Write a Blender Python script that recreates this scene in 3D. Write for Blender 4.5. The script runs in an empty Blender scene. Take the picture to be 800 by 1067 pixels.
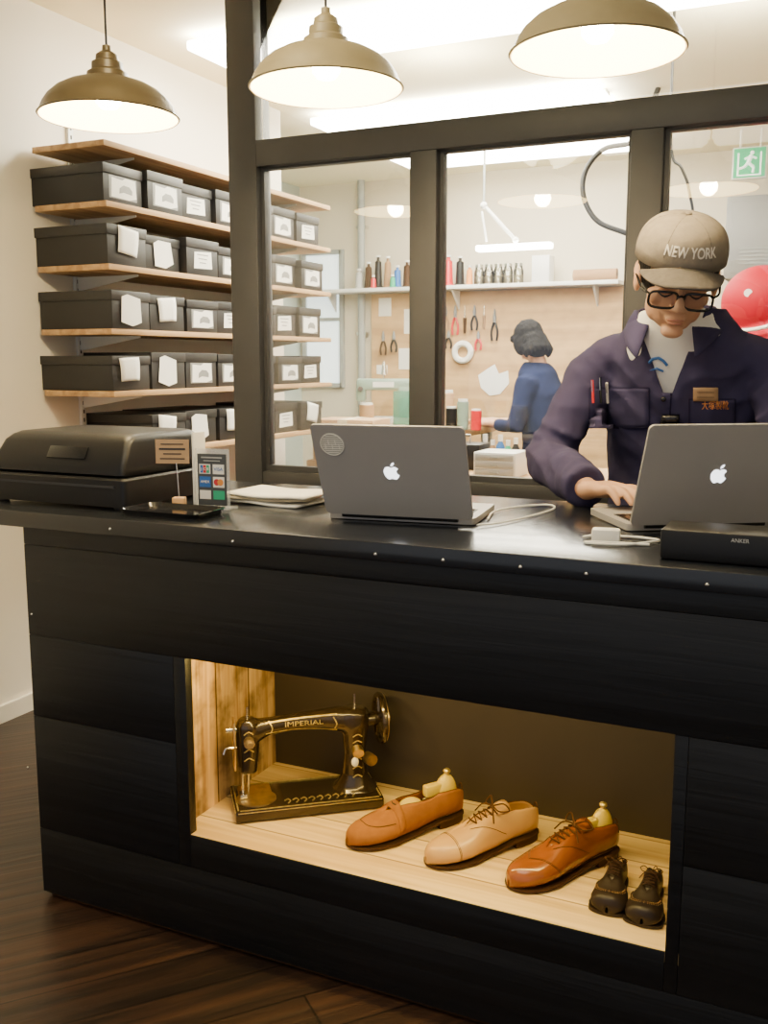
import bpy,bmesh,math,random
from mathutils import Vector,Matrix
from mathutils.bvhtree import BVHTree
random.seed(7)
COL=bpy.context.scene.collection
V=Vector
def T(*a): return Matrix.Translation(V(a))
def Rot(d,ax): return Matrix.Rotation(math.radians(d),4,ax)
def S(x,y,z): return Matrix.Diagonal((x,y,z,1))
# ---------------------------------------------------------------- camera (measured from the photograph)
FP=1020.0; PITCH=math.radians(8.8); YAW=math.radians(25.1)
C0=V((0,0,1.22))
RV=V((math.cos(YAW),math.sin(YAW),0))
FV=V((-math.sin(YAW)*math.cos(PITCH),math.cos(YAW)*math.cos(PITCH),-math.sin(PITCH)))
UV=RV.cross(FV)
def ray(px,py): return (FV*FP+RV*(px-400)-UV*(py-533.5))
def P(px,py,X=None,Y=None,Z=None):
    d=ray(px,py)
    t=(X-C0.x)/d.x if X is not None else (Y-C0.y)/d.y if Y is not None else (Z-C0.z)/d.z
    return C0+d*t
cam=bpy.data.cameras.new('camera'); co=bpy.data.objects.new('camera',cam); COL.objects.link(co)
cam.sensor_fit='HORIZONTAL'; cam.sensor_width=36; cam.lens=FP/800*36
co.location=C0; co.rotation_euler=(math.radians(90)-PITCH,0,YAW); bpy.context.scene.camera=co
# ---------------------------------------------------------------- materials
def base(name):
    m=bpy.data.materials.new(name); m.use_nodes=True; n=m.node_tree.nodes; l=m.node_tree.links
    return m,n,l,n['Principled BSDF']
def mat(name,col,rough=.5,metal=0,var=.12,scale=25,bump=0,emit=0,ecol=None,alpha=1,coat=0,stretch=None,spec=None):
    m,n,l,b=base(name)
    tc=n.new('ShaderNodeTexCoord'); mp=n.new('ShaderNodeMapping'); no=n.new('ShaderNodeTexNoise')
    no.inputs['Scale'].default_value=scale; no.inputs['Detail'].default_value=5
    l.new(tc.outputs['Object'],mp.inputs[0]); l.new(mp.outputs[0],no.inputs['Vector'])
    if stretch: mp.inputs['Scale'].default_value=stretch
    mx=n.new('ShaderNodeMix'); mx.data_type='RGBA'
    mx.inputs[6].default_value=tuple(max(0,c*(1-var)) for c in col)+(1,)
    mx.inputs[7].default_value=tuple(min(1,c*(1+var)) for c in col)+(1,)
    l.new(no.outputs['Fac'],mx.inputs[0]); l.new(mx.outputs[2],b.inputs['Base Color'])
    b.inputs['Roughness'].default_value=rough; b.inputs['Metallic'].default_value=metal
    if spec is not None: b.inputs['Specular IOR Level'].default_value=spec
    if coat: b.inputs['Coat Weight'].default_value=coat; b.inputs['Coat Roughness'].default_value=.08
    if alpha<1: b.inputs['Alpha'].default_value=alpha
    if emit:
        b.inputs['Emission Color'].default_value=tuple(ecol or col)+(1,); b.inputs['Emission Strength'].default_value=emit
    if bump:
        bp=n.new('ShaderNodeBump'); bp.inputs['Strength'].default_value=bump; bp.inputs['Distance'].default_value=.01
        l.new(no.outputs['Fac'],bp.inputs['Height']); l.new(bp.outputs[0],b.inputs['Normal'])
    return m
def wood(name,c1,c2,axes='xy',plank=None,rough=.5,bump=.3,gs=6,coat=0,rot=0,spec=.5,stain=0,mort=(.12,.1,.1)):
    m,n,l,b=base(name)
    tc=n.new('ShaderNodeTexCoord'); sp=n.new('ShaderNodeSeparateXYZ'); cb=n.new('ShaderNodeCombineXYZ')
    l.new(tc.outputs['Object'],sp.inputs[0])
    l.new(sp.outputs[axes[0].upper()],cb.inputs[0]); l.new(sp.outputs[axes[1].upper()],cb.inputs[1])
    o3=[a for a in 'xyz' if a not in axes][0]; l.new(sp.outputs[o3.upper()],cb.inputs[2])
    mr=n.new('ShaderNodeMapping'); mr.inputs['Rotation'].default_value=(0,0,math.radians(rot)); l.new(cb.outputs[0],mr.inputs[0])
    mp=n.new('ShaderNodeMapping'); mp.inputs['Scale'].default_value=(gs*.35,gs*7,gs*7); l.new(mr.outputs[0],mp.inputs[0])
    no=n.new('ShaderNodeTexNoise'); no.inputs['Scale'].default_value=1; no.inputs['Detail'].default_value=6; no.inputs['Distortion'].default_value=.6
    l.new(mp.outputs[0],no.inputs['Vector'])
    rp=n.new('ShaderNodeValToRGB'); rp.color_ramp.elements[0].position=.35; rp.color_ramp.elements[1].position=.68
    rp.color_ramp.elements[0].color=tuple(c1)+(1,); rp.color_ramp.elements[1].color=tuple(c2)+(1,)
    l.new(no.outputs['Fac'],rp.inputs[0]); colo=rp.outputs[0]; h=no.outputs['Fac']
    if stain:
        n2=n.new('ShaderNodeTexNoise'); n2.inputs['Scale'].default_value=14; n2.inputs['Detail'].default_value=5; l.new(mr.outputs[0],n2.inputs['Vector'])
        r2=n.new('ShaderNodeValToRGB'); r2.color_ramp.elements[0].position=.36; r2.color_ramp.elements[1].position=.56
        r2.color_ramp.elements[0].color=(1-stain,1-stain,1-stain,1); r2.color_ramp.elements[1].color=(1,1,1,1); l.new(n2.outputs['Fac'],r2.inputs[0])
        m2=n.new('ShaderNodeMix'); m2.data_type='RGBA'; m2.blend_type='MULTIPLY'; m2.inputs[0].default_value=1
        l.new(colo,m2.inputs[6]); l.new(r2.outputs[0],m2.inputs[7]); colo=m2.outputs[2]
    if plank:
        br=n.new('ShaderNodeTexBrick'); br.inputs['Scale'].default_value=1; br.inputs['Brick Width'].default_value=plank[0]
        br.inputs['Row Height'].default_value=plank[1]; br.inputs['Mortar Size'].default_value=.0025; br.inputs['Mortar Smooth'].default_value=.3
        br.inputs['Color1'].default_value=(.76,.76,.76,1); br.inputs['Color2'].default_value=(1.1,1.07,1.03,1); br.inputs['Mortar'].default_value=tuple(mort)+(1,)
        l.new(mr.outputs[0],br.inputs['Vector'])
        mx=n.new('ShaderNodeMix'); mx.data_type='RGBA'; mx.blend_type='MULTIPLY'; mx.inputs[0].default_value=1
        l.new(colo,mx.inputs[6]); l.new(br.outputs['Color'],mx.inputs[7]); colo=mx.outputs[2]
    l.new(colo,b.inputs['Base Color']); b.inputs['Roughness'].default_value=rough; b.inputs['Specular IOR Level'].default_value=spec
    if coat: b.inputs['Coat Weight'].default_value=coat; b.inputs['Coat Roughness'].default_value=.12
    bp=n.new('ShaderNodeBump'); bp.inputs['Strength'].default_value=bump; bp.inputs['Distance'].default_value=.004
    l.new(h,bp.inputs['Height']); l.new(bp.outputs[0],b.inputs['Normal'])
    return m
def glassm(name,tint=(1,1,1),refl=.09):
    m=bpy.data.materials.new(name); m.use_nodes=True; n=m.node_tree.nodes; l=m.node_tree.links; n.clear()
    o=n.new('ShaderNodeOutputMaterial'); t=n.new('ShaderNodeBsdfTransparent'); t.inputs[0].default_value=tuple(tint)+(1,)
    g=n.new('ShaderNodeBsdfGlossy'); g.inputs['Roughness'].default_value=.01; mx=n.new('ShaderNodeMixShader')
    lw=n.new('ShaderNodeLayerWeight'); lw.inputs[0].default_value=refl
    l.new(lw.outputs['Fresnel'],mx.inputs[0]); l.new(t.outputs[0],mx.inputs[1]); l.new(g.outputs[0],mx.inputs[2]); l.new(mx.outputs[0],o.inputs[0])
    return m
M={}
M['white']=mat('white paint',(.84,.79,.68),.7,var=.04,scale=3,bump=.05)
M['wback']=mat('cream workshop paint',(.64,.58,.45),.8,var=.05,scale=3)
M['ceil']=mat('ceiling paint',(.95,.89,.66),.8,var=.03,scale=4)
M['floor']=wood('dark floorboards',(.014,.008,.006),(.055,.026,.014),'xy',(1.3,.11),.38,.4,5,rot=-50)
M['black']=wood('black stained boards',(.0030,.0033,.0042),(.0065,.0070,.0092),'xz',None,.45,.32,7,spec=.35)
M['top']=wood('black counter top',(.005,.006,.009),(.010,.012,.016),'xy',None,.26,.15,6,coat=.25)
M['niche']=wood('pale pine boards',(.60,.40,.15),(.86,.66,.32),'xy',(3,.1),.65,.2,5,spec=.2,mort=(.45,.38,.28))
M['nichew']=wood('weathered old side boards',(.34,.20,.08),(.74,.52,.25),'zy',(3,.13),.85,.7,7,spec=.1,stain=.6,mort=(.15,.11,.08))
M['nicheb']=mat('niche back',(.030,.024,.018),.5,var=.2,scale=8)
M['shelf']=wood('shelf ply',(.34,.19,.08),(.56,.36,.17),'yx',None,.6,.2,5)
M['ply']=wood('plywood',(.46,.28,.12),(.66,.43,.20),'xz',None,.7,.1,2,stain=.12)
M['frame']=mat('dark frame',(.035,.036,.040),.5,var=.2,scale=12,bump=.1)
M['glass']=glassm('pane glass',(1,1,1),.42)
M['jar']=glassm('jar glass',(.93,.95,.93),.5)
M['lens']=glassm('spectacle lens',(.85,.85,.88),.2)
M['strip']=mat('light diffuser',(1,1,.96),.5,emit=38,ecol=(1,.96,.82),var=0)
M['shade']=mat('dark bronze enamel',(.105,.076,.036),.42,metal=.25,coat=.3)
M['shade_haze']=mat('haze tinted bronze enamel',(.27,.225,.13),.5,coat=.2)  # same bronze shade, with bright haze painted into a lighter colour
M['shadein']=mat('glowing white enamel',(.9,.82,.62),.35,var=.02,emit=10,ecol=(1,.72,.30))  # emission paints the bulb's glow onto the lining
M['bulb']=mat('lit bulb',(1,.9,.7),.3,emit=120,ecol=(1,.86,.6),var=0)
M['box']=mat('black card',(.012,.012,.013),.55,var=.2)
M['boxlid']=mat('black card lid',(.018,.018,.019),.5,var=.2)
M['paper']=mat('white paper',(.84,.82,.76),.8,var=.04)
M['ink']=mat('dark ink',(.03,.03,.035),.7)
M['plastic']=mat('black plastic',(.007,.007,.0085),.42,var=.1,bump=.03,scale=200,spec=.35)
M['plasticg']=mat('gloss black plastic',(.01,.01,.012),.12)
M['alu']=mat('space grey aluminium',(.37,.36,.36),.42,metal=.15,var=.03)
M['logo']=mat('lit white logo',(.95,.97,1),.4,emit=3,ecol=(.93,.96,1),var=0)
M['chrome']=mat('chrome',(.75,.74,.7),.18,metal=1,var=.05)
M['brass']=mat('worn brassy steel',(.74,.52,.24),.38,metal=1,var=.5,scale=60)
M['gold']=mat('gold decal',(.88,.66,.22),.35,metal=.8,var=.2)
M['goldw']=mat('worn gold decal',(.60,.42,.14),.45,metal=.7,var=.9,scale=110)
M['enamel']=mat('worn black enamel',(.030,.020,.010),.24,metal=.35,var=.8,scale=30,coat=.6)
M['suede']=mat('tan brown suede',(.30,.120,.025),.9,var=.2,scale=60,bump=.1,spec=.1)
M['tan']=mat('light tan leather',(.56,.33,.11),.38,var=.12,scale=14,coat=.25,spec=.3)
M['brown']=mat('cognac leather',(.24,.070,.010),.2,var=.4,scale=12,coat=.7,spec=.3)
M['blk_l']=mat('dark brown leather',(.020,.012,.007),.5,var=.3,coat=.1,spec=.3)
M['sole']=mat('leather sole',(.055,.025,.009),.6,spec=.2)
M['lining']=mat('leather lining',(.40,.26,.10),.7,spec=.2)
M['cream']=mat('cream paper',(.72,.62,.44),.7)
M['lace']=mat('dark lace',(.08,.034,.010),.7,spec=.2)
M['tree']=mat('varnished wood',(.74,.56,.07),.35,coat=.3,stretch=(1,6,6))
M['skin']=mat('skin',(.60,.345,.215),.5,var=.12,scale=30)
M['lip']=mat('lips',(.44,.19,.13),.5)
M['hair']=mat('black hair',(.007,.006,.006),.75,bump=.6,scale=120,stretch=(1,1,.15),spec=.2)
M['navy']=mat('faded purple navy cotton',(.044,.040,.098),.92,var=.35,scale=7,bump=.14,spec=.2)
M['navys']=mat('navy stitching',(.014,.012,.04),.9,spec=.1)
M['navy2']=mat('blue smock',(.014,.020,.060),.95,var=.2,spec=.1)
M['tee']=mat('white cotton',(.86,.86,.85),.85,var=.03)
M['cap']=mat('washed grey cotton',(.235,.205,.17),.92,var=.2,scale=60,bump=.15,spec=.2)
M['capb']=mat('dark brim cotton',(.095,.085,.078),.92,var=.15,scale=60,bump=.15,spec=.2)
M['letter']=mat('pale lettering',(.72,.68,.62),.8)
M['trous']=mat('dark trousers',(.03,.03,.035),.85)
M['red']=mat('red plastic',(.62,.015,.02),.3,coat=.4)
M['redg']=mat('soft red enamel',(.36,.002,.016),.6,spec=.2)
M['orange']=mat('orange thread',(.80,.30,.06),.7)
M['blue']=mat('blue print',(.03,.14,.45),.5)
M['green']=mat('green print',(.03,.42,.22),.5)
M['exit']=mat('exit green',(.02,.40,.18),.5,emit=.2,ecol=(.02,.8,.3))
M['exitw']=mat('exit white',(.9,1,.93),.5,emit=1,ecol=(.9,1,.9))
M['grey']=mat('grey paint',(.30,.32,.31),.5)
M['lgrey']=mat('light grey casing',(.42,.42,.40),.5)
M['mgrey']=mat('mid grey casing',(.22,.22,.215),.5)
M['dark']=mat('dark sign panel',(.06,.065,.07),.4)
M['kraft']=mat('kraft cardboard',(.34,.20,.095),.8)
M['kraftl']=mat('tan card',(.48,.31,.17),.8)
M['clearg']=mat('green acrylic',(.10,.34,.24),.2,alpha=.6)
M['mgreen']=mat('machine green',(.22,.31,.26),.35)
M['acryl']=mat('clear acrylic',(.75,.8,.82),.1,alpha=.3)
M['blockw']=mat('pine block',(.72,.42,.18),.6,stretch=(1,1,6))
M['wplastic']=mat('white plastic',(.78,.78,.75),.35,var=.02)
M['teal']=mat('grey green wall',(.40,.47,.44),.8,var=.05,scale=3)
M['day']=mat('daylit frosted pane',(.85,.93,.92),.4,emit=1.6,ecol=(.80,.93,.95),var=.05,scale=4)
# ---------------------------------------------------------------- mesh builder
def cr(pts,k=6):
    pts=[V(p) for p in pts]; o=[]
    q=[pts[0]*2-pts[1]]+pts+[pts[-1]*2-pts[-2]]
    for i in range(1,len(q)-2):
        for j in range(k):
            t=j/k; a,b,c,d=q[i-1],q[i],q[i+1],q[i+2]
            o.append(.5*((2*b)+(c-a)*t+(2*a-5*b+4*c-d)*t*t+(3*b-a-3*c+d)*t**3))
    o.append(pts[-1]); return o
def lerp_tab(xs,ys,x):
    for i in range(len(xs)-1):
        if x<=xs[i+1]:
            f=(x-xs[i])/(xs[i+1]-xs[i]); f=max(0,min(1,f)); return ys[i]+(ys[i+1]-ys[i])*f
    return ys[-1]
def wm(o):
    m=Matrix.Identity(4)
    while o: m=o.matrix_basis@m; o=o.parent
    return m
class G:
    def __init__(s): s.bm=bmesh.new()
    def box(s,c,d,b=0,m=None):
        r=bmesh.ops.create_cube(s.bm,size=1,matrix=(m or Matrix())@T(*c)@S(*d))
        if b:
            e=list({e for v in r['verts'] for e in v.link_edges})
            bmesh.ops.bevel(s.bm,geom=e,offset=b,segments=2,affect='EDGES',profile=.5)
        return s
    def ell(s,c,r,m=None,n=20):
        bmesh.ops.create_uvsphere(s.bm,u_segments=n,v_segments=max(6,n*2//3),radius=1,matrix=(m or Matrix())@T(*c)@S(*r)); return s
    def loft(s,rings,cap=True,closed=True,m=None):
        vr=[[s.bm.verts.new((m@V(p)) if m else V(p)) for p in r] for r in rings]
        for a,b in zip(vr,vr[1:]):
            n=len(a)
            for i in range(n if closed else n-1):
                j=(i+1)%n
                s.bm.faces.new((a[i],a[j],b[j],b[i]))
        if cap and closed:
            s.bm.faces.new(list(reversed(vr[0]))); s.bm.faces.new(vr[-1])
        return s
    def tube(s,pts,rs,n=10,smooth=0,m=None,flat=1):
        pts=[V(p) for p in pts]
        if not isinstance(rs,(list,tuple)): rs=[rs]*len(pts)
        if smooth:
            k=len(pts); pts2=cr(pts,smooth); rs=[lerp_tab(list(range(k)),rs,i/smooth) for i in range(len(pts2))]; pts=pts2
        rings=[]; up=None
        for i,p in enumerate(pts):
            d=(pts[min(i+1,len(pts)-1)]-pts[max(i-1,0)])
            if d.length<1e-9: d=V((0,0,1))
            d.normalize()
            if up is None:
                up=V((0,0,1)) if abs(d.z)<.9 else V((0,1,0))
            x=d.cross(up); x.normalize(); up=x.cross(d); up.normalize()
            rings.append([p+(x*math.cos(a)+up*math.sin(a)*flat)*rs[i] for a in [2*math.pi*k/n for k in range(n)]])
        return s.loft(rings,m=m)
    def cyl(s,a,b,r,r2=None,n=16,m=None): return s.tube([a,b],[r,r if r2 is None else r2],n,m=m)
    def lathe(s,prof,n=32,m=None,cap=False):
        return s.loft([[V((r*math.cos(2*math.pi*k/n),r*math.sin(2*math.pi*k/n),z)) for k in range(n)] for r,z in prof],cap=cap,m=m)
    def prism(s,poly,h,m=None):
        m=m or Matrix()
        a=[s.bm.verts.new(m@V((x,y,0))) for x,y in poly]; b=[s.bm.verts.new(m@V((x,y,h))) for x,y in poly]; n=len(a)
        s.bm.faces.new(list(reversed(a))); s.bm.faces.new(b)
        for i in range(n): s.bm.faces.new((a[i],a[(i+1)%n],b[(i+1)%n],b[i]))
        return s
    def grid(s,fn,nu,nv):
        vs=[[s.bm.verts.new(fn(i/nu,j/nv)) for j in range(nv+1)] for i in range(nu+1)]
        for i in range(nu):
            for j in range(nv): s.bm.faces.new((vs[i][j],vs[i+1][j],vs[i+1][j+1],vs[i][j+1]))
        return s
    def out(s,name,m,parent=None,W=False,loc=None,ang=35,solid=0,merge=0):
        if merge: bmesh.ops.remove_doubles(s.bm,verts=s.bm.verts,dist=merge)
        bmesh.ops.recalc_face_normals(s.bm,faces=s.bm.faces)
        if W and parent: s.bm.transform(wm(parent).inverted())
        if loc is not None: s.bm.transform(T(*[-c for c in loc]))
        me=bpy.data.meshes.new(name); s.bm.to_mesh(me); s.bm.free()
        for p in me.polygons: p.use_smooth=True
        try: me.set_sharp_from_angle(angle=math.radians(ang))
        except Exception: pass
        me.materials.append(M[m] if isinstance(m,str) else m)
        o=bpy.data.objects.new(name,me); COL.objects.link(o)
        if parent: o.parent=parent
        if loc is not None: o.location=loc
        if solid:
            q=o.modifiers.new('s','SOLIDIFY'); q.thickness=solid; q.offset=0
        return o
def bake(o,*mods,smooth=True):
    for f in mods: f(o)
    bpy.context.view_layer.update()
    dg=bpy.context.evaluated_depsgraph_get()
    me=bpy.data.meshes.new_from_object(o.evaluated_get(dg)); mm=o.data.materials[0]
    o.modifiers.clear(); o.data=me
    if not me.materials: me.materials.append(mm)
    for p in me.polygons: p.use_smooth=smooth
    return o
def fuse(o,vox,it=4,disp=0,dscale=.08):
    q=o.modifiers.new('r','REMESH'); q.mode='VOXEL'; q.voxel_size=vox
    q=o.modifiers.new('s','SMOOTH'); q.iterations=it; q.factor=.5
    if disp:
        t=bpy.data.textures.new('folds','CLOUDS'); t.noise_scale=dscale; t.noise_depth=2
        d=o.modifiers.new('d','DISPLACE'); d.texture=t; d.strength=disp; d.mid_level=.5; d.texture_coords='LOCAL'
        q=o.modifiers.new('s2','SMOOTH'); q.iterations=2; q.factor=.5
    return bake(o)
def tag(o,label,cat,group=None):
    o['label']=label; o['category']=cat
    if group: o['group']=group
    return o
def thing(name,label,cat,loc=(0,0,0),rz=0,group=None):
    o=bpy.data.objects.new(name,None); COL.objects.link(o); o.location=loc; o.rotation_euler=(0,0,math.radians(rz)); o.empty_display_size=.05
    return tag(o,label,cat,group)
def struct(o): o['kind']='structure'; return o
def copytree(o,parent=None):
    c=o.copy(); COL.objects.link(c)
    if parent: c.parent=parent
    for ch in list(o.children):
        if ch is not c: copytree(ch,c)
    return c
def text(s,size,m,name,parent=None,mx=None,fn=None,ext=.0004,width=None,bold=0):
    cu=bpy.data.curves.new('t','FONT'); cu.body=s; cu.size=size; cu.align_x='CENTER'; cu.align_y='CENTER'; cu.extrude=ext; cu.offset=bold
    o=bpy.data.objects.new('t',cu); COL.objects.link(o); bpy.context.view_layer.update()
    me=bpy.data.meshes.new_from_object(o.evaluated_get(bpy.context.evaluated_depsgraph_get()))
    bpy.data.objects.remove(o); me.name=name
    if width and len(me.vertices):
        xs=[v.co.x for v in me.vertices]; k=width/max(1e-6,max(xs)-min(xs))
        for v in me.vertices: v.co.x*=k
    if mx: me.transform(mx)
    if fn:
        for v in me.vertices: v.co=fn(v.co)
    me.materials.clear(); me.materials.append(M[m])
    r=bpy.data.objects.new(name,me); COL.objects.link(r)
    if parent: r.parent=parent
    return r
def rrect(w,h,r,n=5,cx=0,cy=0):
    o=[]
    for sx,sy,a0 in ((1,1,0),(-1,1,90),(-1,-1,180),(1,-1,270)):
        for k in range(n+1):
            a=math.radians(a0+90*k/n); o.append((cx+sx*(w/2-r)+r*math.cos(a),cy+sy*(h/2-r)+r*math.sin(a)))
    return o
def boxo(name,x0,x1,y0,y1,z0,z1,m,b=0,parent=None,W=True):
    g=G(); c=((x0+x1)/2,(y0+y1)/2,(z0+z1)/2); g.box(c,(x1-x0,y1-y0,z1-z0),b)
    if parent: return g.out(name,m,parent,W=W)
    return g.out(name,m,loc=(c[0],c[1],z0))
RX90=Rot(90,'X')
# ---------------------------------------------------------------- the room
CZ=2.4
struct(boxo('floor',-3.6,1.5,-1.2,6.2,-.05,0,'floor'))
struct(boxo('ceiling',-3.6,1.5,-1.2,6.2,CZ,CZ+.06,'ceil'))
struct(boxo('wall_left',-2.64,-2.54,-1.2,4.25,0,CZ,'white'))
struct(boxo('wall_workshop_left',-3.6,-3.5,4.15,6.2,0,CZ,'teal'))
struct(boxo('wall_workshop_return',-3.5,-2.64,4.15,4.25,0,CZ,'teal'))
struct(boxo('wall_back',-3.5,1.4,6.1,6.2,0,CZ,'wback'))
struct(boxo('wall_right',1.4,1.5,-1.2,6.2,0,CZ,'white'))
struct(boxo('baseboard_left',-2.54,-2.525,-1.2,4.15,0,.06,'white'))
wa=P(317,300,Y=6.08).x; wb=P(356,300,Y=6.08).x
w6=struct(boxo('window_6',wa,wb,6.085,6.1,1.05,1.95,'day'))
g=G()
for c,d in (((wa,6.08,1.5),(.03,.03,.93)),((wb,6.08,1.5),(.03,.03,.93)),(((wa+wb)/2,6.08,1.05),(wb-wa,.03,.03)),(((wa+wb)/2,6.08,1.95),(wb-wa,.03,.03)),(((wa+wb)/2,6.08,1.5),(wb-wa,.025,.025))): g.box(c,d)
g.out('window_frame','grey',w6,W=True)
# glazed partition
YP=2.85
def px_x(px,py,Y=YP): return P(px,py,Y=Y).x
posts=[(px_x(249,330),px_x(277,330)),(px_x(432,330),px_x(459,330)),(px_x(657,250),px_x(690,250)),(.34,.42),(1.3,1.4)]
ZS,ZH0,ZH1=.85,1.838,1.92
for i,(a,b) in enumerate(posts):
    struct(boxo('trim_%d'%(i+1),a,b,YP-.045,YP+.045,0,CZ if i in(0,4) else ZH0,'frame',.003))
struct(boxo('trim_6',posts[0][1],1.3,YP-.045,YP+.045,ZH0+.0,ZH1,'frame',.003))
for i in range(4):
    a,b=posts[i][1],posts[i+1][0]
    struct(boxo('trim_%d'%(7+i),a,b,YP-.04,YP+.04,ZS-.05,ZS,'frame',.003))
    struct(boxo('wall_partition_%d'%(i+1),a,b,YP-.03,YP+.03,0,ZS-.05,'frame'))
    o=struct(boxo('window_%d'%(i+1),a,b,YP-.003,YP+.003,ZS,ZH0,'glass'))
    g=G()
    for c,d in (((a+.006,YP,(ZS+ZH0)/2),(.012,.03,ZH0-ZS)),((b-.006,YP,(ZS+ZH0)/2),(.012,.03,ZH0-ZS)),(((a+b)/2,YP,ZS+.009),(b-a-.024,.03,.018)),(((a+b)/2,YP,ZH0-.003),(b-a-.024,.03,.006))): g.box(c,d)
    f=g.out('window_frame','frame',o,W=True)
struct(boxo('window_5',posts[0][1],1.3,YP-.003,YP+.003,ZH1,CZ,'glass'))
# ceiling strips
for i,(yy,x0,x1,wd,lab) in enumerate(((3.3,P(222,60,Y=3.3).x,-.2,.34,'long white ceiling light just behind the glazed partition'),(4.55,P(345,130,Y=4.55).x,P(636,95,Y=4.55).x,.44,'long white ceiling light in the middle of the workshop'),(5.42,P(418,170,Y=5.42).x,P(675,145,Y=5.42).x,.34,'long white ceiling light nearest the workshop back wall'))):
    t=thing('ceiling_light',lab,'ceiling light',((x0+x1)/2,yy,CZ-.06),0,'long workshop ceiling lights')
    G().box((0,0,.048),(x1-x0-.02,.08,.024),.003).out('housing','wplastic',t)
    G().box((0,0,.018),(x1-x0,wd,.035),.008).out('diffuser','strip',t)
# ---------------------------------------------------------------- counter
D=1.566; H=.90
ctr=thing('counter','long black stained wooden counter with a lit display niche','counter',(-.2,1.85,0))
XL,XR=-1.60,1.1; nx0,nx1,nz0,nz1=-1.18,-.214,.240,.622; BK=2.16
g=G()
def plank(x0,x1,z0,z1,gp=.0005): g.box(((x0+x1)/2,D+.011,(z0+z1)/2),(x1-x0-2*gp,.022,z1-z0-2*gp),.0005)
plank(XL,XR,.825,.865); plank(XL,XR,nz1,.825)
plank(XL,nx0-.03,.435,nz1); plank(XL,nx0-.03,.167,.435)
plank(nx0-.03,nx0,.167,nz1,.0003); plank(nx1,nx1+.022,.167,nz1,.0003)
plank(nx1+.022,XR,.40,nz1); plank(nx1+.022,XR,.167,.40)
plank(nx0,nx1,.167,nz0,.0003); plank(XL,XR,.012,.167)
g.out('front_boards','black',ctr,W=True)
g=G()
for x0,x1,y0,y1,z0,z1 in ((XL,XL+.02,D+.023,BK,0,.865),(XR-.02,XR,D+.023,BK,0,.865),(XL+.02,XR-.02,BK-.02,BK,0,.865)):
    g.box(((x0+x1)/2,(y0+y1)/2,(z0+z1)/2),(x1-x0,y1-y0,z1-z0))
g.out('carcass','black',ctr,W=True)
boxo('plinth',XL+.02,XR-.02,D+.012,D+.03,0,.03,'sole',parent=ctr)
G().box(((-1.86+1.13)/2,1.875,.8825),(2.99,.65,.035),.003).out('countertop','top',ctr,W=True)
nf=boxo('niche_floor',-1.23,nx1+.03,D+.002,1.965,nz0-.02,nz0,'niche',parent=ctr)
boxo('niche_side',-1.235,-1.215,D+.024,1.965,nz0,.69,'nichew',parent=ctr)
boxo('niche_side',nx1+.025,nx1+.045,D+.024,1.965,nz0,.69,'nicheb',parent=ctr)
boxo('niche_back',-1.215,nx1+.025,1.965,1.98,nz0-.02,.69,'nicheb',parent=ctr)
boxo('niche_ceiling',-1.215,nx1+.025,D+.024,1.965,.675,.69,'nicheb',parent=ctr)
boxo('niche_lamp',-1.1,-.3,1.60,1.63,.66,.675,mat('led strip',(1,.8,.5),.5,emit=8,ecol=(1,.72,.26),var=0),parent=ctr)
for px,py in ((120,550),(247,563),(395,576),(465,582),(545,589),(613,596),(738,607),(33,640),(29,800)):
    p=P(px,py,Y=D)
    G().ell((p.x,(1.55 if py<620 and px>100 else D),p.z),(.0032,.0022,.0032),n=10).out('screw','chrome',ctr,W=True)
def light(kind,name,loc,e,col,size=.05,rot=(0,0,0),sy=None,spot=None):
    l=bpy.data.lights.new(name,kind); l.energy=e; l.color=col
    if kind=='AREA':
        l.size=size
        if sy: l.shape='RECTANGLE'; l.size_y=sy
    else: l.shadow_soft_size=size
    o=bpy.data.objects.new(name,l); COL.objects.link(o); o.location=loc; o.rotation_euler=rot; return o
light('AREA','niche_light',(-.68,1.615,.655),4.6,(1,.69,.19),.85,(math.radians(12),0,0),.03)
light('POINT','niche_light_side',(-1.04,1.66,.63),2.2,(1,.66,.17),.02)
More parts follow.
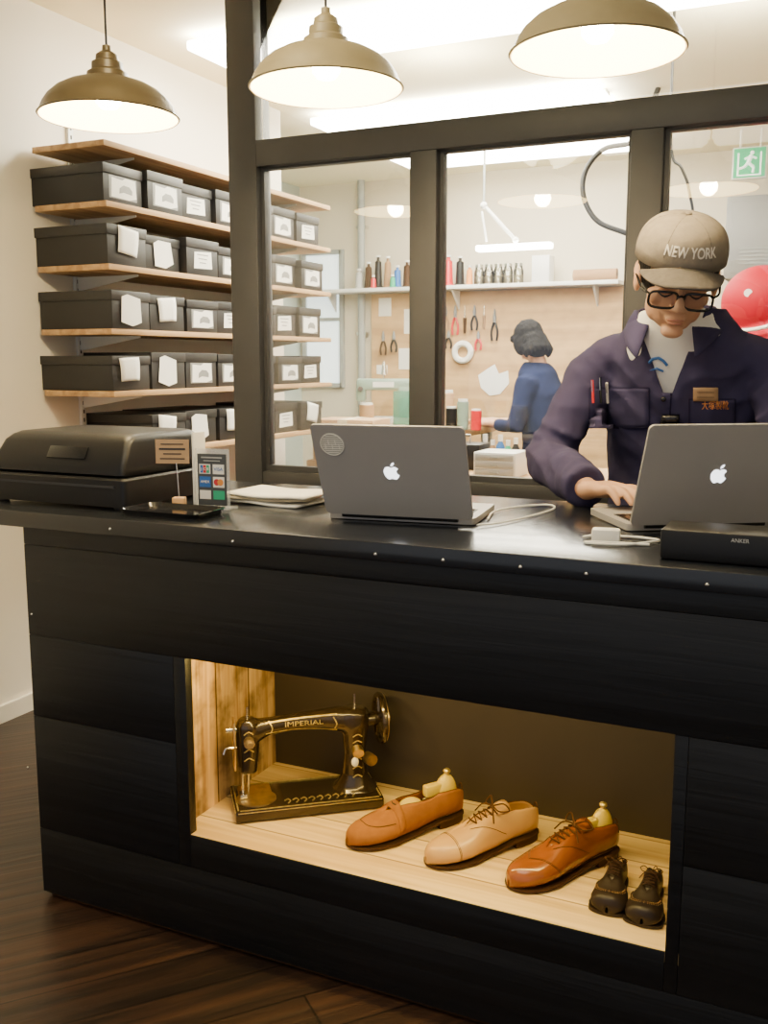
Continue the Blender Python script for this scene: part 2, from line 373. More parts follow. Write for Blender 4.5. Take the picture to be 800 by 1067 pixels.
# ---------------------------------------------------------------- shoes
Tt=[0,.02,.06,.12,.2,.35,.45,.55,.68,.8,.88,.94,.975,.992,1]
Tw=[.035,.062,.086,.104,.112,.104,.108,.130,.162,.160,.141,.105,.068,.032,.008]
Th=[.21,.24,.265,.275,.275,.285,.300,.27,.205,.166,.150,.133,.110,.080,.055]
def shoe(name,label,L,heel,toe,mu,style,ms='sole',grp='leather shoes in the lit niche',ws=1.0,hs=1.0):
    d=V((toe[0]-heel[0],toe[1]-heel[1],0)); rz=math.degrees(math.atan2(d.y,d.x))
    t=thing(name,label,'shoe',(heel[0],heel[1],nz0+.0005),rz,grp)
    if style=='loafer': Tg=[1.1,1.1,1.05,1.0,.98,.95,.88,.55,0,0,0,0,0,0,0]
    else: Tg=[1.0,1.0,.95,.9,.85,.7,.42,.3,0,0,0,0,0,0,0]
    kid=style=='kid'
    def kw(s): return (1+1.2*max(0,min(.25,s-.55))+5.5*max(0,s-.86)) if kid else 1
    def z0(s): return .0055 if kid else .0175*L/.27*(1 if s<.25 else max(.34,1-(s-.25)/.2*.66))
    def sec(s,th,off=0):
        w=lerp_tab(Tt,Tw,s)*L*ws*kw(s)+off; h=lerp_tab(Tt,Th,s)*L*hs+off
        if style=='loafer' and s>.3: h*=.93
        if kid and s>.6: h*=1.1+1.1*max(0,s-.8)
        c=math.cos(th); sn=math.sin(th); u=(1+c)/2
        y=w*math.copysign(abs(sn)**(.6 if kid else .75),sn)*(1-.30*u*u)
        return V((s*L,y+ (0 if kid else .03*L*math.sin(math.pi*s)*.4),z0(s)+h*u))
    ss=[0,.01,.02,.04,.07,.1,.15,.2,.26,.31,.36,.4,.44,.48,.51,.54,.57,.6,.64,.68,.72,.76,.8,.84,.88,.91,.935,.955,.97,.983,.993,1]
    g=G(); rings=[]
    for s in ss:
        gp=lerp_tab(Tt,Tg,s); rings.append([sec(s,gp+(2*math.pi-2*gp)*k/28) for k in range(29)])
    g.loft(rings,closed=False)
    up=g.out('upper',mu,t,solid=.0028*L/.27,merge=.0002,ang=80)
    g=G(); r=[]; st=.003 if not kid else .0045
    for s in ss:
        w=max(.003,lerp_tab(Tt,Tw,s)*L*ws*1.035*kw(s)+.0010)
        o=0 if kid else .03*L*math.sin(math.pi*s)*.4; x=s*L*1.010-.0015
        r.append([(x,o-w,z0(s)-st),(x,o+w,z0(s)-st),(x,o+w,z0(s)+.001),(x,o-w,z0(s)+.001)])
    g.loft(r); g.out('sole',ms,t,ang=50)
    if not kid:
        g=G(); r=[]
        for s in [x for x in ss if x<=.26]:
            w=max(.003,lerp_tab(Tt,Tw,s)*L*ws*1.01); x=s*L
            r.append([(x,-w,0),(x,w,0),(x,w,z0(s)-st),(x,-w,z0(s)-st)])
        g.loft(r); g.out('heel',ms,t,ang=50)
    g=G()
    for sd in (1,-1):
        pts=[sec(s,sd*lerp_tab(Tt,Tg,s)) for s in ss if s<=(.66 if style=='loafer' else .64)]
        g.tube(pts,.0014*L/.27,6)
    g.tube([sec(0,th) for th in [-1+2*k/8 for k in range(9)]],.0014*L/.27,6)
    g.out('collar_edge','lace' if not kid else ms,t)
    r=[]
    for s in [.03,.1,.2,.3,.4,.5,.6]:
        w=lerp_tab(Tt,Tw,s)*L*ws*.8; r.append([(s*L,-w,z0(s)+.006),(s*L,w,z0(s)+.006)])
    G().loft(r,closed=False).out('insole','lining',t)
    def seam(ths,sf,m='lace',rad=.0007): return G().tube([sec(sf(th),th,.0016) for th in ths],rad*L/.27,6).out('seam',m,t)
    full=[-2.2+4.4*k/24 for k in range(25)]
    if style=='loafer':
        g=G(); r=[]
        for k in range(21):
            th=-2.0+4.0*k/20; b_=.006 if abs(th)<.35 else 0; r.append([sec(.585-b_,th,.002),sec(.645+b_,th,.0025)])
        g.loft(r,closed=False); g.out('strap',mu,t,solid=.002)
        G().tube([sec(.612,-.16,.0042),sec(.618,0,.0042),sec(.612,.16,.0042)],.0014,6).out('strap_slot','ink',t)
        seam([-1.15+2.3*k/24 for k in range(25)],lambda th:.87-.20*(abs(th)/1.15)**3,'lace',.0010)
    else:
        if style=='cap': seam(full,lambda th:.80); seam(full,lambda th:.79,'lace',.0005)
        if style=='brogue':
            seam(full,lambda th:.83-.15*min(1,abs(th)/1.7)**.8+.0); seam(full,lambda th:.82-.15*min(1,abs(th)/1.7)**.8,'lace',.0005)
        if style in('cap','brogue'):
            seam([.35+1.5*k/10 for k in range(11)],lambda th:.66-.20*(th-.35)); seam([-.35-1.5*k/10 for k in range(11)],lambda th:.66-.20*(-th-.35))
        if kid:
            ap=[-1.35+2.7*k/24 for k in range(25)]
            seam(ap,lambda th:.86-.24*abs(th/1.35)**2.4,'sole',.0020)
            g=G()
            for th in ap[3:-3]:
                s=.86-.24*abs(th/1.35)**2.4; g.tube([sec(s-.02,th*.94,.0016),sec(s+.02,th*1.03,.0016)],.0005,5)
            g.out('toe_stitching','lining',t)
        g=G(); r=[]
        for s in [.30,.36,.42,.48,.54,.6,.66]:
            r.append([sec(s,a,-.002+(.008*L/.27 if s<.4 else 0)) for a in (-.75,-.4,-.1,.1,.4,.75)])
        g.loft(r,closed=False); g.out('tongue',mu,t,solid=.002)
        g=G(); n=5
        for k in range(n):
            s=.42+.045*k; a=.62-.06*k
            g.tube([sec(s,-a,.003),sec(s+.012,0,.004),sec(s,a,.003)],.0015*L/.27*1.2,6,smooth=3)
            if k<n-1: g.tube([sec(s,-a,.0035),sec(s+.045,a-.06,.0035)],.0013*L/.27,6)
        kx=sec(.42,0,.006); q=L/.27
        for sd in (1,-1):
            g.tube([kx,kx+V((-.012,.022*sd,.010))*q,kx+V((-.016,.036*sd,.0))*q,kx+V((.0,.024*sd,-.003))*q,kx],.0016*q,6,smooth=5)
            g.tube([kx,kx+V((.012,.018*sd,.0))*q,kx+V((.02,.034*sd,-.02))*q],.0016*q,6,smooth=5)
        g.out('laces','lace' if not kid else 'sole',t)
    return t,sec
def shoe_tree(heel,toe,L,label):
    d=V((toe[0]-heel[0],toe[1]-heel[1],0)); rz=math.degrees(math.atan2(d.y,d.x))
    t=thing('shoe_tree',label,'shoe tree',(heel[0],heel[1],nz0+.028),rz,'shoe trees')
    G().ell((.14*L,0,.034),(.095*L,.068*L,.044)).box((.25*L,0,.050),(.17*L,.07*L,.026),.005).out('heel_block','tree',t)
    G().tube([(.2*L,0,.04),(.40*L,0,.028)],.004,8).out('spring','chrome',t)
    G().ell((.46*L,0,.022),(.11*L,.08*L,.022)).out('forepart','tree',t)
    G().tube([(.13*L,0,.070),(.13*L,0,.080)],[.006,.005],10).ell((.13*L,0,.084),(.008,.008,.006)).out('knob','gold',t)
h1,t1=(-.700,1.885),(-.857,1.658)
h2,t2=(-.528,1.870),(-.683,1.658)
h3,t3=(-.362,1.865),(-.510,1.645)
shoe('loafer','tan brown suede penny loafer beside the sewing machine',.278,h1,t1,'suede','loafer')
shoe('oxford_shoe','pale tan leather cap-toe lace-up shoe in the middle of the niche',.265,h2,t2,'tan','cap')
shoe('brogue_shoe','shiny chestnut brown brogue lace-up shoe next to the small dark pair',.268,h3,t3,'brown','brogue')
shoe_tree(h1,t1,.278,'yellow varnished shoe tree inside the suede loafer')
shoe_tree(h3,t3,.268,'yellow varnished shoe tree inside the chestnut brogue')
shoe('small_shoe','small dark lace-up child shoe, the one nearer the brown brogue',.148,(-.333,1.778),(-.326,1.630),'blk_l','kid','blk_l','pair of small dark shoes',1.13,1.15)
shoe('small_shoe','small dark lace-up child shoe against the right side of the niche',.148,(-.265,1.768),(-.263,1.620),'blk_l','kid','blk_l','pair of small dark shoes',1.13,1.15)
# ---------------------------------------------------------------- vintage sewing machine
sm=thing('sewing_machine','antique black sewing machine with worn gold decals and handwheel','sewing machine',(-1.116,1.640,nz0+.0005),39); sm.scale=(1.05,1.0,1.0)
G().box((.155,.072,.016),(.31,.143,.024),.004).box((.155,.072,.002),(.29,.125,.004)).out('bed','enamel',sm)
g=G()
for c,d in (((.155,.006,.0285),(.29,.003,.0012)),((.155,.137,.0285),(.29,.0018,.0012)),((.006,.072,.0285),(.003,.125,.0012)),((.304,.072,.0285),(.003,.125,.0012)),((.155,.0,.025),(.30,.0012,.0016)),((0,.072,.025),(.0012,.13,.0016))): g.box(c,d)
for k in range(9):
    x=.11+.017*k; g.tube([(x,.02,.029),(x+.006,.03,.029),(x+.002,.04,.029),(x-.006,.034,.029)],.0014,5,smooth=3)
g.out('gold_trim','goldw',sm)
G().lathe([(0,.0),(.042,.0),(.042,.0025),(0,.0025)],24,T(.048,.06,.028)).box((.048,.10,.0293),(.07,.06,.002)).out('needle_plate','brass',sm)
def er(cu,cv,cw,ru,rv,axis,n=20,p=.85):
    r=[]
    for k in range(n):
        a=2*math.pi*k/n; c=math.copysign(abs(math.cos(a))**p,math.cos(a)); s_=math.copysign(abs(math.sin(a))**p,math.sin(a))
        r.append((cu,cv+ru*c,cw+rv*s_) if axis=='u' else (cu+ru*c,cv+rv*s_,cw))
    return r
g=G()
g.loft([er(.262,.075,w,a,b,'w') for w,a,b in ((.028,.050,.050),(.036,.040,.040),(.06,.026,.029),(.11,.023,.027),(.15,.027,.030),(.18,.031,.033),(.205,.030,.031),(.216,.020,.021))])
g.loft([er(u,.075,w,a,b,'u') for u,w,a,b in ((.262,.182,.028,.034),(.23,.189,.025,.029),(.19,.193,.020,.022),(.13,.192,.018,.018),(.08,.187,.019,.019),(.05,.178,.023,.028))])
g.loft([er(.034,.075,w,a,b,'w') for w,a,b in ((.085,.014,.017),(.09,.020,.023),(.15,.024,.026),(.195,.024,.026),(.208,.017,.019),(.212,.008,.01))])
arm=g.out('arm','enamel',sm); fuse(arm,.0035,4)
def onarm(o,dy=.0012):
    bm=bmesh.new(); bm.from_mesh(arm.data); tr_=BVHTree.FromBMesh(bm); bm.free()
    for v in o.data.vertices:
        h=tr_.ray_cast(V((v.co.x,-.2,v.co.z)),V((0,1,0)))
        v.co.y=(h[0].y if h[0] is not None else .06)-dy+(v.co.y-.05)*.3
    return o
G().box((.006,.075,.152),(.004,.038,.11),.0015).out('face_plate','brass',sm)
G().tube([(.034,.075,.098),(.034,.075,.05),(.034,.075,.0499),(.034,.075,.03)],[.0035,.0035,.0012,.0011],10).out('needle_bar','chrome',sm)
G().cyl((.022,.075,.105),(.022,.075,.040),.003).box((.022,.07,.036),(.014,.026,.008),.001).out('presser_foot','chrome',sm)
G().cyl((.034,.075,.208),(.034,.075,.235),.0028).out('presser_knob','chrome',sm)
G().tube([(.034,.055,.165),(.034,.034,.165),(.034,.0339,.165),(.034,.026,.165)],[.011,.011,.006,.006],14).out('tension_disc','brass',sm)
G().tube([(.009,.06,.15),(-.012,.055,.152),(-.018,.052,.14)],.002,6,smooth=4).out('thread_guide','chrome',sm)
G().cyl((.014,.075,.185),(-.010,.075,.185),.006).out('face_screw','chrome',sm)
g=G(); rr=.052
g.tube([(.318,.075+rr*math.cos(2*math.pi*k/32),.183+rr*math.sin(2*math.pi*k/32)) for k in range(33)],.0068,10)
for k in range(5):
    a=2*math.pi*k/5; g.tube([(.316,.075,.183),(.318,.075+rr*math.cos(a),.183+rr*math.sin(a))],[.007,.005],8)
g.cyl((.285,.075,.183),(.33,.075,.183),.016); g.out('handwheel','enamel',sm)
G().cyl((.328,.075,.183),(.337,.075,.183),.013).out('wheel_knob','brass',sm)
G().tube([(.3245,.075+.052*math.cos(2*math.pi*k/32),.183+.052*math.sin(2*math.pi*k/32)) for k in range(33)],.0022,6).out('wheel_rim','brass',sm)
G().tube([(.262,.05,.125),(.262,.033,.12)],.012,16).out('bobbin_winder','brass',sm)
G().cyl((.262,.075,.21),(.262,.075,.245),.002).out('spool_pin','chrome',sm)
G().cyl((.285,.06,.10),(.292,.036,.10),.013).out('stitch_dial','brass',sm)
G().ell((.255,.038,.10),(.008,.006,.011)).out('tag_knob','paper',sm)
onarm(text('IMPERIAL',.015,'goldw','lettering',sm,T(.150,.05,.193)@RX90,ext=.0005,width=.080))
g=G()
for u in (.080,.215): g.tube([(u,.05,.176),(u+.004,.05,.188),(u-.003,.05,.203)],.0014,5,smooth=3)
for w in (.06,.08,.10,.12,.14,.155): g.tube([(.252,.05,w),(.262,.05,w+.006),(.272,.05,w)],.0014,5,smooth=3)
g.tube([(.07,.05,.177),(.14,.05,.180),(.22,.05,.172)],.0016,5,smooth=6); g.tube([(.07,.05,.200),(.14,.05,.205),(.22,.05,.208)],.0016,5,smooth=6)
for w in (.12,.14,.16,.18): g.tube([(.024,.05,w),(.034,.05,w+.007),(.044,.05,w)],.0014,5,smooth=3)
onarm(g.out('gold_scrolls','goldw',sm))
# ---------------------------------------------------------------- laptops
apple=[(0,.22),(.10,.27),(.22,.29),(.34,.23),(.40,.17),(.32,.09),(.28,-.02),(.31,-.14),(.38,-.22),(.44,-.26),(.38,-.38),(.28,-.50),(.19,-.54),(.08,-.50),(0,-.48),(-.08,-.50),(-.18,-.54),(-.28,-.48),(-.38,-.34),(-.44,-.18),(-.46,-.02),(-.42,.13),(-.34,.24),(-.22,.29),(-.10,.27)]
leaf=[(0,.34),(.02,.46),(.10,.55),(.2,.58),(.19,.47),(.11,.38)]
def laptop(label,x,y,rz,tilt,sticker=False):
    t=thing('laptop',label,'laptop',(x,y,H),rz,'grey laptops on the counter')
    G().prism(rrect(.304,.212,.012,cy=.112),.0125,T(0,0,.002)).out('base','alu',t,ang=30)
    g=G(); g.box((0,.075,.0150),(.268,.10,.0012))
    kb=g.out('keyboard','plastic',t)
    g=G()
    for r in range(5):
        for c in range(13): g.box((-.122+.0203*c,.042+.0175*r,.0160),(.017,.0145,.0012))
    g.out('keys','plasticg',kb)
    G().box((0,.165,.0147),(.10,.065,.0008)).out('trackpad','alu',t)
    G().cyl((-.12,.003,.012),(.12,.003,.012),.0055).out('hinge','plastic',t)
    LM=T(0,.0,.014)@Rot(tilt,'X')@RX90
    lid=G().prism(rrect(.304,.206,.010,cy=.105),.0052,LM).out('lid','alu',t,ang=30)
    G().prism(rrect(.29,.19,.004,cy=.107),.0006,LM@T(0,0,-.0008)).out('screen','plasticg',lid)
    g=G(); s=.034
    g.prism([(a*s,b*s+.108) for a,b in apple],.0006,LM@T(0,0,.0053)); g.prism([(a*s,b*s+.108) for a,b in leaf],.0006,LM@T(0,0,.0053))
    g.out('logo','logo',lid)
    if sticker:
        sx,sy=-.112,.165
        G().lathe([(0,0),(.0255,0),(.0255,.0006),(0,.0006)],32,LM@T(sx,sy,.0053)).out('sticker','lgrey',lid)
        g=G()
        g.tube([LM@V((sx+.0235*math.cos(a),sy+.0235*math.sin(a),.0062)) for a in [2*math.pi*k/32 for k in range(33)]],.0007,5)
        for k in range(-4,5):
            y=k*.0045; w=math.sqrt(max(0,.0215**2-y*y)); g.box((sx,sy+y,.0062),(2*w,.0012,.0005),m=LM)
        for k in (-2,-1,0,1,2):
            xx=k*.007; g.box((sx+xx,sy+(.0045 if k%2 else -.0045),.0062),(.0012,.012,.0005),m=LM)
        g.out('sticker_print','paper',lid)
    return t
laptop('grey laptop with round sticker left of its glowing logo, seen from behind',-.790,1.757,7.7,26,True)
laptop('grey laptop the capped man is typing on',-.2255,1.921,33,21)
c=cr([P(497,547,Z=H+.006),P(520,545,Z=H+.004),P(552,538,Z=H+.004),P(577,530,Z=H+.004),P(570,526,Z=H+.004),P(540,528,Z=H+.004),P(515,533,Z=H+.004),P(508,541,Z=H+.004)],6)
tag(G().tube(c,.0022,8).out('charging_cable','wplastic',loc=c[0]),'thin white charging cable curling beside the stickered laptop','cable')
ch=P(640,566,Z=H)
t=thing('charger_plug','white charger plug with coiled white lead by the black box','charger',ch,10)
G().box((-.015,0,.013),(.05,.028,.026),.005).out('plug_body','wplastic',t)
g=G(); g.tube([(-.04,.0,.012),(-.055,.02,.005),(-.03,.045,.004),(.03,.05,.004),(.075,.03,.004),(.06,.0,.005),(.02,-.03,.004),(-.03,-.035,.004),(-.05,-.022,.004),(-.01,-.018,.004),(.06,-.02,.004)],.0024,8,smooth=6); g.out('lead','wplastic',t)
t=thing('charging_hub','flat black box device at the counter edge under the right laptop','charging box',(-.115,1.655,H),0)
G().box((0,0,.026),(.285,.10,.050),.005).out('casing','plastic',t)
text('ANKER',.009,'lgrey','lettering',t,T(-.02,-.0503,.040)@RX90,ext=.0003,width=.027)
# ---------------------------------------------------------------- receipt printer
pr=thing('receipt_printer','bulky stepped black printer at the left end of the counter','printer',(-1.59,1.80,H))
def rr_ring(x0,x1,y0,y1,z,r): return [(a,b,z) for a,b in rrect(x1-x0,y1-y0,r,cx=(x0+x1)/2,cy=(y0+y1)/2)]
G().loft([rr_ring(-.207,.207,-.155,.165,z,.012) for z in (.006,.010,.064)]+[rr_ring(-.203,.203,-.151,.161,.068,.012)]).out('lower_case','plastic',pr,ang=25)
G().loft([rr_ring(-.185,.19,-.13,.15,.068,.010),rr_ring(-.19,.195,-.145,.155,.074,.012),rr_ring(-.19,.195,-.143,.155,.092,.012),rr_ring(-.178,.187,-.115,.15,.140,.016),rr_ring(-.170,.182,-.100,.146,.152,.02),rr_ring(-.158,.172,-.088,.136,.158,.022),rr_ring(-.140,.155,-.072,.12,.160,.022)]).out('hood','plastic',pr,ang=45)
G().box((0,0,0),(.11,.004,.03),.002,T(.03,-.130,.118)@Rot(-31,'X')).out('control_panel','plasticg',pr)
G().box((0,-.1555,.050),(.36,.005,.005)).out('paper_slot','ink',pr)
for sx in(-1,1):
    for sy in(-1,1): G().cyl((.17*sx,.13*sy,0),(.17*sx,.13*sy,.008),.012).out('foot','plastic',pr)
c=cr([V((-1.80,1.98,H+.02)),V((-1.89,2.0,.86)),V((-1.87,2.0,.72)),V((-1.83,2.02,.55)),V((-1.8,2.05,.3)),V((-1.82,2.1,.006))],6)
tag(G().tube(c,.003,8).out('power_cord','plastic',loc=c[-1]),'black power cord hanging down past the counter end','cable')
p=P(187,530,Z=H)
t=thing('card_holder','small wooden block holding up a tan card on a wire','card holder',(p.x,p.y,H),20)
G().box((0,0,.0125),(.026,.022,.025),.001).out('block','blockw',t)
G().tube([(0,0,.02),(-.002,0,.07),(-.004,0,.10)],.001,6).out('wire','chrome',t)
cd=G().box((-.012,0,.125),(.074,.0012,.052)).out('card','kraftl',t)
g=G()
for k,w in enumerate((.05,.058,.04,.055)): g.box((-.012,-.001,.141-.0105*k),(w,.0006,.0022 if k!=1 else .004))
g.out('card_print','ink',cd)
p=P(203,530,Z=H)
tag(G().box((p.x,p.y+.02,H+.083),(.004,.045,.166),.001,).out('sign_stand','paper',loc=(p.x,p.y+.02,H)),'narrow white upright stand seen edge-on behind the payment sign','sign stand')
p=P(221,531,Z=H)
t=thing('payment_sign','clear acrylic sign with rows of coloured card payment logos','sign',(p.x,p.y+.005,H),6)
G().box((0,0,.066),(.082,.003,.132),.001).box((0,.012,.002),(.082,.05,.004),.001).out('acrylic_panel','acryl',t)
g=G(); g.box((0,-.0021,.065),(.070,.0006,.112)); cd=g.out('notice','dark',t)
def chip(cx,cz,w,h,m): return G().box((cx,-.0028,cz),(w,.0006,h)).out('logo_patch',m,cd)
chip(-.017,.088,.027,.021,'paper'); chip(.016,.088,.027,.021,'paper'); chip(-.017,.060,.027,.023,'blue'); chip(.016,.060,.027,.023,'paper')
for k,(m,ch_) in enumerate((('blue','J'),('red','C'),('green','B'))):
    G().box((-.0245+.0075*k,-.0034,.088),(.0065,.0006,.017)).out('stripe',m,cd); text(ch_,.008,'paper','lettering',cd,T(-.0245+.0075*k,-.0042,.088)@RX90)
text('VISA',.010,'blue','lettering',cd,T(.016,-.0034,.088)@RX90,width=.022); text('AMEX',.008,'paper','lettering',cd,T(-.017,-.0034,.060)@RX90,width=.022)
for dx,m in ((-.0045,'red'),(.0045,'orange')): G().lathe([(0,0),(.0072,0),(.0072,.0005),(0,.0005)],20,T(.016+dx,-.0032-(.0003 if dx>0 else 0),.060)@RX90).out('disc',m,cd)
chip(-.017,.032,.027,.019,'paper'); chip(.016,.032,.027,.019,'green')
g=G(); g.box((0,-.003,.113),(.05,.0005,.003)); g.box((0,-.003,.106),(.04,.0005,.002)); g.out('heading','lgrey',cd)
p=P(176,537,Z=H)
g=G(); g.loft([rr_ring(-.095,.095,-.055,.055,z,.02) for z in (.0,.004)]+[rr_ring(-.102,.102,-.062,.062,.014,.022),rr_ring(-.097,.097,-.057,.057,.014,.02),rr_ring(-.09,.09,-.05,.05,.006,.018)])
g.bm.transform(T(p.x,p.y+.012,H)); tag(g.out('coin_tray','plasticg',loc=(p.x,p.y+.012,H)),'shallow black cash tray in front of the wooden card block','tray')
pc=P(292,522,Z=H)
for k,(dx,dy,rz,lab) in enumerate(((.0,.0,-6,'lowest white sheet stack beside the laptop'),(-.008,.008,8,'middle cream leaflet on the paper pile'),(.012,-.004,-2,'topmost white open booklet on the paper pile'))):
    t=tag(G().grid(lambda u,v:V(((u-.5)*.21,(v-.5)*.15,.004+.002*math.sin(u*6.28+k))),10,4).out('paper_sheet','paper' if k!=1 else 'cream',solid=.005),lab,'paper','papers beside the laptop')
    t.location=(pc.x+dx,pc.y+dy-.01,H+.0005+k*.0085); t.rotation_euler=(0,0,math.radians(rz))
# ---------------------------------------------------------------- pendants
def pendant(px,py,label,sm_='shade'):
    p=P(px,py,Y=2.0); z=1.808
    t=thing('pendant_lamp',label,'pendant lamp',(p.x,2.0,z),0,'enamel pendant lamps over the counter')
    G().lathe([(.168,0),(.171,.003),(.166,.008),(.158,.026),(.146,.044),(.126,.062),(.100,.076),(.074,.085),(.056,.090),(.050,.093),(.049,.104),(.042,.108),(.038,.111),(.037,.128),(.028,.133),(.026,.146),(.018,.152),(.011,.156),(.010,.168),(.001,.169)],48).out('shade',sm_,t)
    G().lathe([(.165,.001),(.154,.024),(.142,.041),(.122,.058),(.096,.072),(.06,.083),(.001,.085)],48).out('lining','shadein',t)
    G().lathe([(.001,.022),(.02,.024),(.03,.036),(.031,.048),(.024,.062),(.014,.074),(.013,.084),(.001,.084)],24).out('bulb','bulb',t)
    G().cyl((0,0,.16),(0,0,CZ-z-.02),.003,n=8).out('cord','plastic',t)
    G().lathe([(.001,CZ-z-.03),(.04,CZ-z-.028),(.045,CZ-z-.001),(.001,CZ-z)],24).out('ceiling_rose','shade',t)
    light('POINT','pendant_light',(p.x,2.0,z+.012),12,(1,.76,.42),.03)
pendant(114,125,'bronze enamel pendant lamp over the black printer'); pendant(340,95,'haze-tinted bronze pendant lamp above the stickered laptop, middle of the row','shade_haze'); pendant(622,45,'haze-tinted bronze pendant lamp nearest the capped man','shade_haze')
# ---------------------------------------------------------------- shoebox shelves
XW,XF=-2.54,-2.212
zs=[1.925,1.735,1.535,1.325,1.118,.905]; ordn=['nearest','second','third','fourth','fifth','sixth','farthest']
rown=['topmost','second','third','fourth','fifth','lowest']
for y in (2.80,3.9):
    t=thing('shelf_rail','white slotted shelf rail on the left wall, %s upright'%('near' if y<3 else 'far'),'shelf rail',(XW+.006,y,.85))
    g=G(); g.box((0,0,.63),(.012,.025,1.26),.001); g.out('upright','wplastic',t)
    g=G()
    for k in range(40): g.box((.0065,0,.03+.031*k),(.001,.006,.014))
    g.out('slots','ink',t)
for r,z in enumerate(zs):
    t=thing('wall_shelf','%s long wooden shelf on the left wall'%rown[r].capitalize(),'shelf',(XF,3.38,z),0,'shoebox shelves')
    y0=2.60
    G().box(((XW+XF)/2-XF+.010,(y0+4.14)/2-3.38,-.010),(XF-XW-.022,4.14-y0,.019),.001).out('board','shelf',t)
    for y in (2.80,3.9): G().prism([(0,0),(.27,0),(.27,-.006),(.03,-.045),(0,-.05)],.004,T(XW+.014-XF,y-3.38+.002,-.020)@RX90).out('bracket','wplastic',t)
RYZ=Matrix(((0,0,1,0),(1,0,0,0),(0,1,0,0),(0,0,0,1)))
def mkbox(kind):
    t=thing('shoebox','','shoebox')
    G().box((0,0,.05),(.31,.196,.10),.001).out('carton','box',t)
    G().box((0,0,.110),(.318,.204,.032),.0015).out('lid','boxlid',t)
    if kind==0:
        G().prism([(-.070,.016),(.070,.016),(.070,.090),(-.070,.090)],.001,T(.1551,0,0)@RYZ).out('label_window','mgrey',t)
        lb=G().prism([(-.062,.020),(.03,.018),(.066,.026),(.062,.086),(.012,.088),(-.004,.080),(-.058,.084)],.001,T(.1565,0,0)@RYZ).out('label','paper',t)
        G().prism([(-.02,.052),(.0,.064),(.03,.062),(.045,.05),(.043,.036),(.0,.040),(-.022,.034)],.0005,T(.1577,0,0)@RYZ).out('label_print','mgrey',lb)
    elif kind==1:
        G().grid(lambda u,v:V((.1600+.006*math.sin(v*2.2)*(1-v),(u-.5)*(.105-.02*v*(u>.5)),.124-.085*v-.008*u)),4,8).out('paper_slip','paper',t,solid=.0008)
    elif kind==2:
        lb=G().prism([(-.055,.022),(.060,.026),(.056,.086),(-.050,.080)],.001,T(.1551,0,0)@RYZ).out('label','paper',t)
        g=G()
        for k in range(3): g.box((.1566,.0,.072-.014*k),(.0005,.07-.015*k,.004))
        g.out('label_print','mgrey',lb)
    else:
        G().prism([(-.05,.020),(.01,.010),(.056,.026),(.048,.105),(-.02,.114),(-.048,.104)],.0008,T(.1600,0,0)@RYZ).out('paper_slip','paper',t)
    return t
pbs=[mkbox(k) for k in range(4)]; used=[0]*4
kinds=[[0,0,2,0,2,0,2],[1,3,2,0,2,0,0],[3,1,0,2,0,2,0],[1,3,0,0,1,0,2],[0,1,3,1,3,2,1]]
for r in range(1,6):
    for k in range(7):
        if r==5 and k==0: continue
        kd=kinds[r-1][k]
        t=pbs[kd] if not used[kd] else copytree(pbs[kd]); used[kd]=1
        t.location=(XF-.165+random.uniform(-.02,.008),2.71+.209*k+random.uniform(-.002,.002),zs[r]+.0005)
        t.rotation_euler=(0,0,math.radians(random.uniform(-.5,.5)))
        sc=random.choice((.97,1.03,1,.93)); t.scale=(1,.99,sc)
        t['label']='black shoebox with white label, %s from the counter on the %s shelf'%(ordn[k],rown[r])
        t['group']='black shoeboxes on the %s shelf'%rown[r]
        for cc in t.children:
            if cc.name.startswith('paper_slip'):
                a=math.radians(random.uniform(-9,9)); cc.rotation_euler=(a,0,0); cc.location=(0,.06*math.sin(a)+random.uniform(-.02,.02),0)
# ---------------------------------------------------------------- the man
mx,my=-.36,2.5
man=thing('person','man in grey lettered cap, glasses and navy work jacket typing on a laptop','person',(mx,my,0))
HM=T(-.344,2.226,1.402)@Rot(17,'Z')@Rot(5,'Y')@Rot(23,'X')@S(1.03,1.03,1.03)
def handshape(g,w,f,sd):
    f=V(f).normalized(); up=V((0,0,1)); sv=up.cross(f)*sd
    Ls=[.068,.076,.070,.055]
    for i in range(4):
        k=w+f*(.086-.004*abs(i-1))+sv*(.029-.0195*i)+up*.010
        g.tube([w+sv*(.012-.008*i),w+f*.045+sv*(.022-.014*i)+up*.009,k],[.020,.0165,.0115],10)
        L=Ls[i]
        g.tube([k,k+f*.42*L+up*.004,k+f*.75*L-up*.008,k+f*.93*L-up*.020],[.0105,.0092,.0084,.0066],10,smooth=3)
        g.ell(tuple(k+f*.93*L-up*.020),(.0066,)*3,n=8)
    g.tube([w+f*.015+sv*.014,w+f*.045+sv*.042-up*.002,w+f*.075+sv*.052-up*.008,w+f*.098+sv*.05-up*.013],[.017,.0135,.0105,.008],10,smooth=3)
    g.ell(tuple(w+f*.098+sv*.05-up*.013),(.008,)*3,n=8)
shR,elR,wrR=V((-.550,2.43,1.215)),V((-.650,2.33,.985)),V((-.495,2.11,.940))
shL,elL,wrL=V((-.168,2.43,1.210)),V((-.075,2.34,.99)),V((-.165,2.165,.955))
fR=V((.80,-.60,0)); fL=V((-.75,-.66,0))
g=G()
g.ell((0,.012,.03),(.075,.094,.086),HM); g.ell((0,-.028,-.03),(.060,.060,.078),HM); g.ell((0,-.062,-.100),(.024,.018,.015),HM)
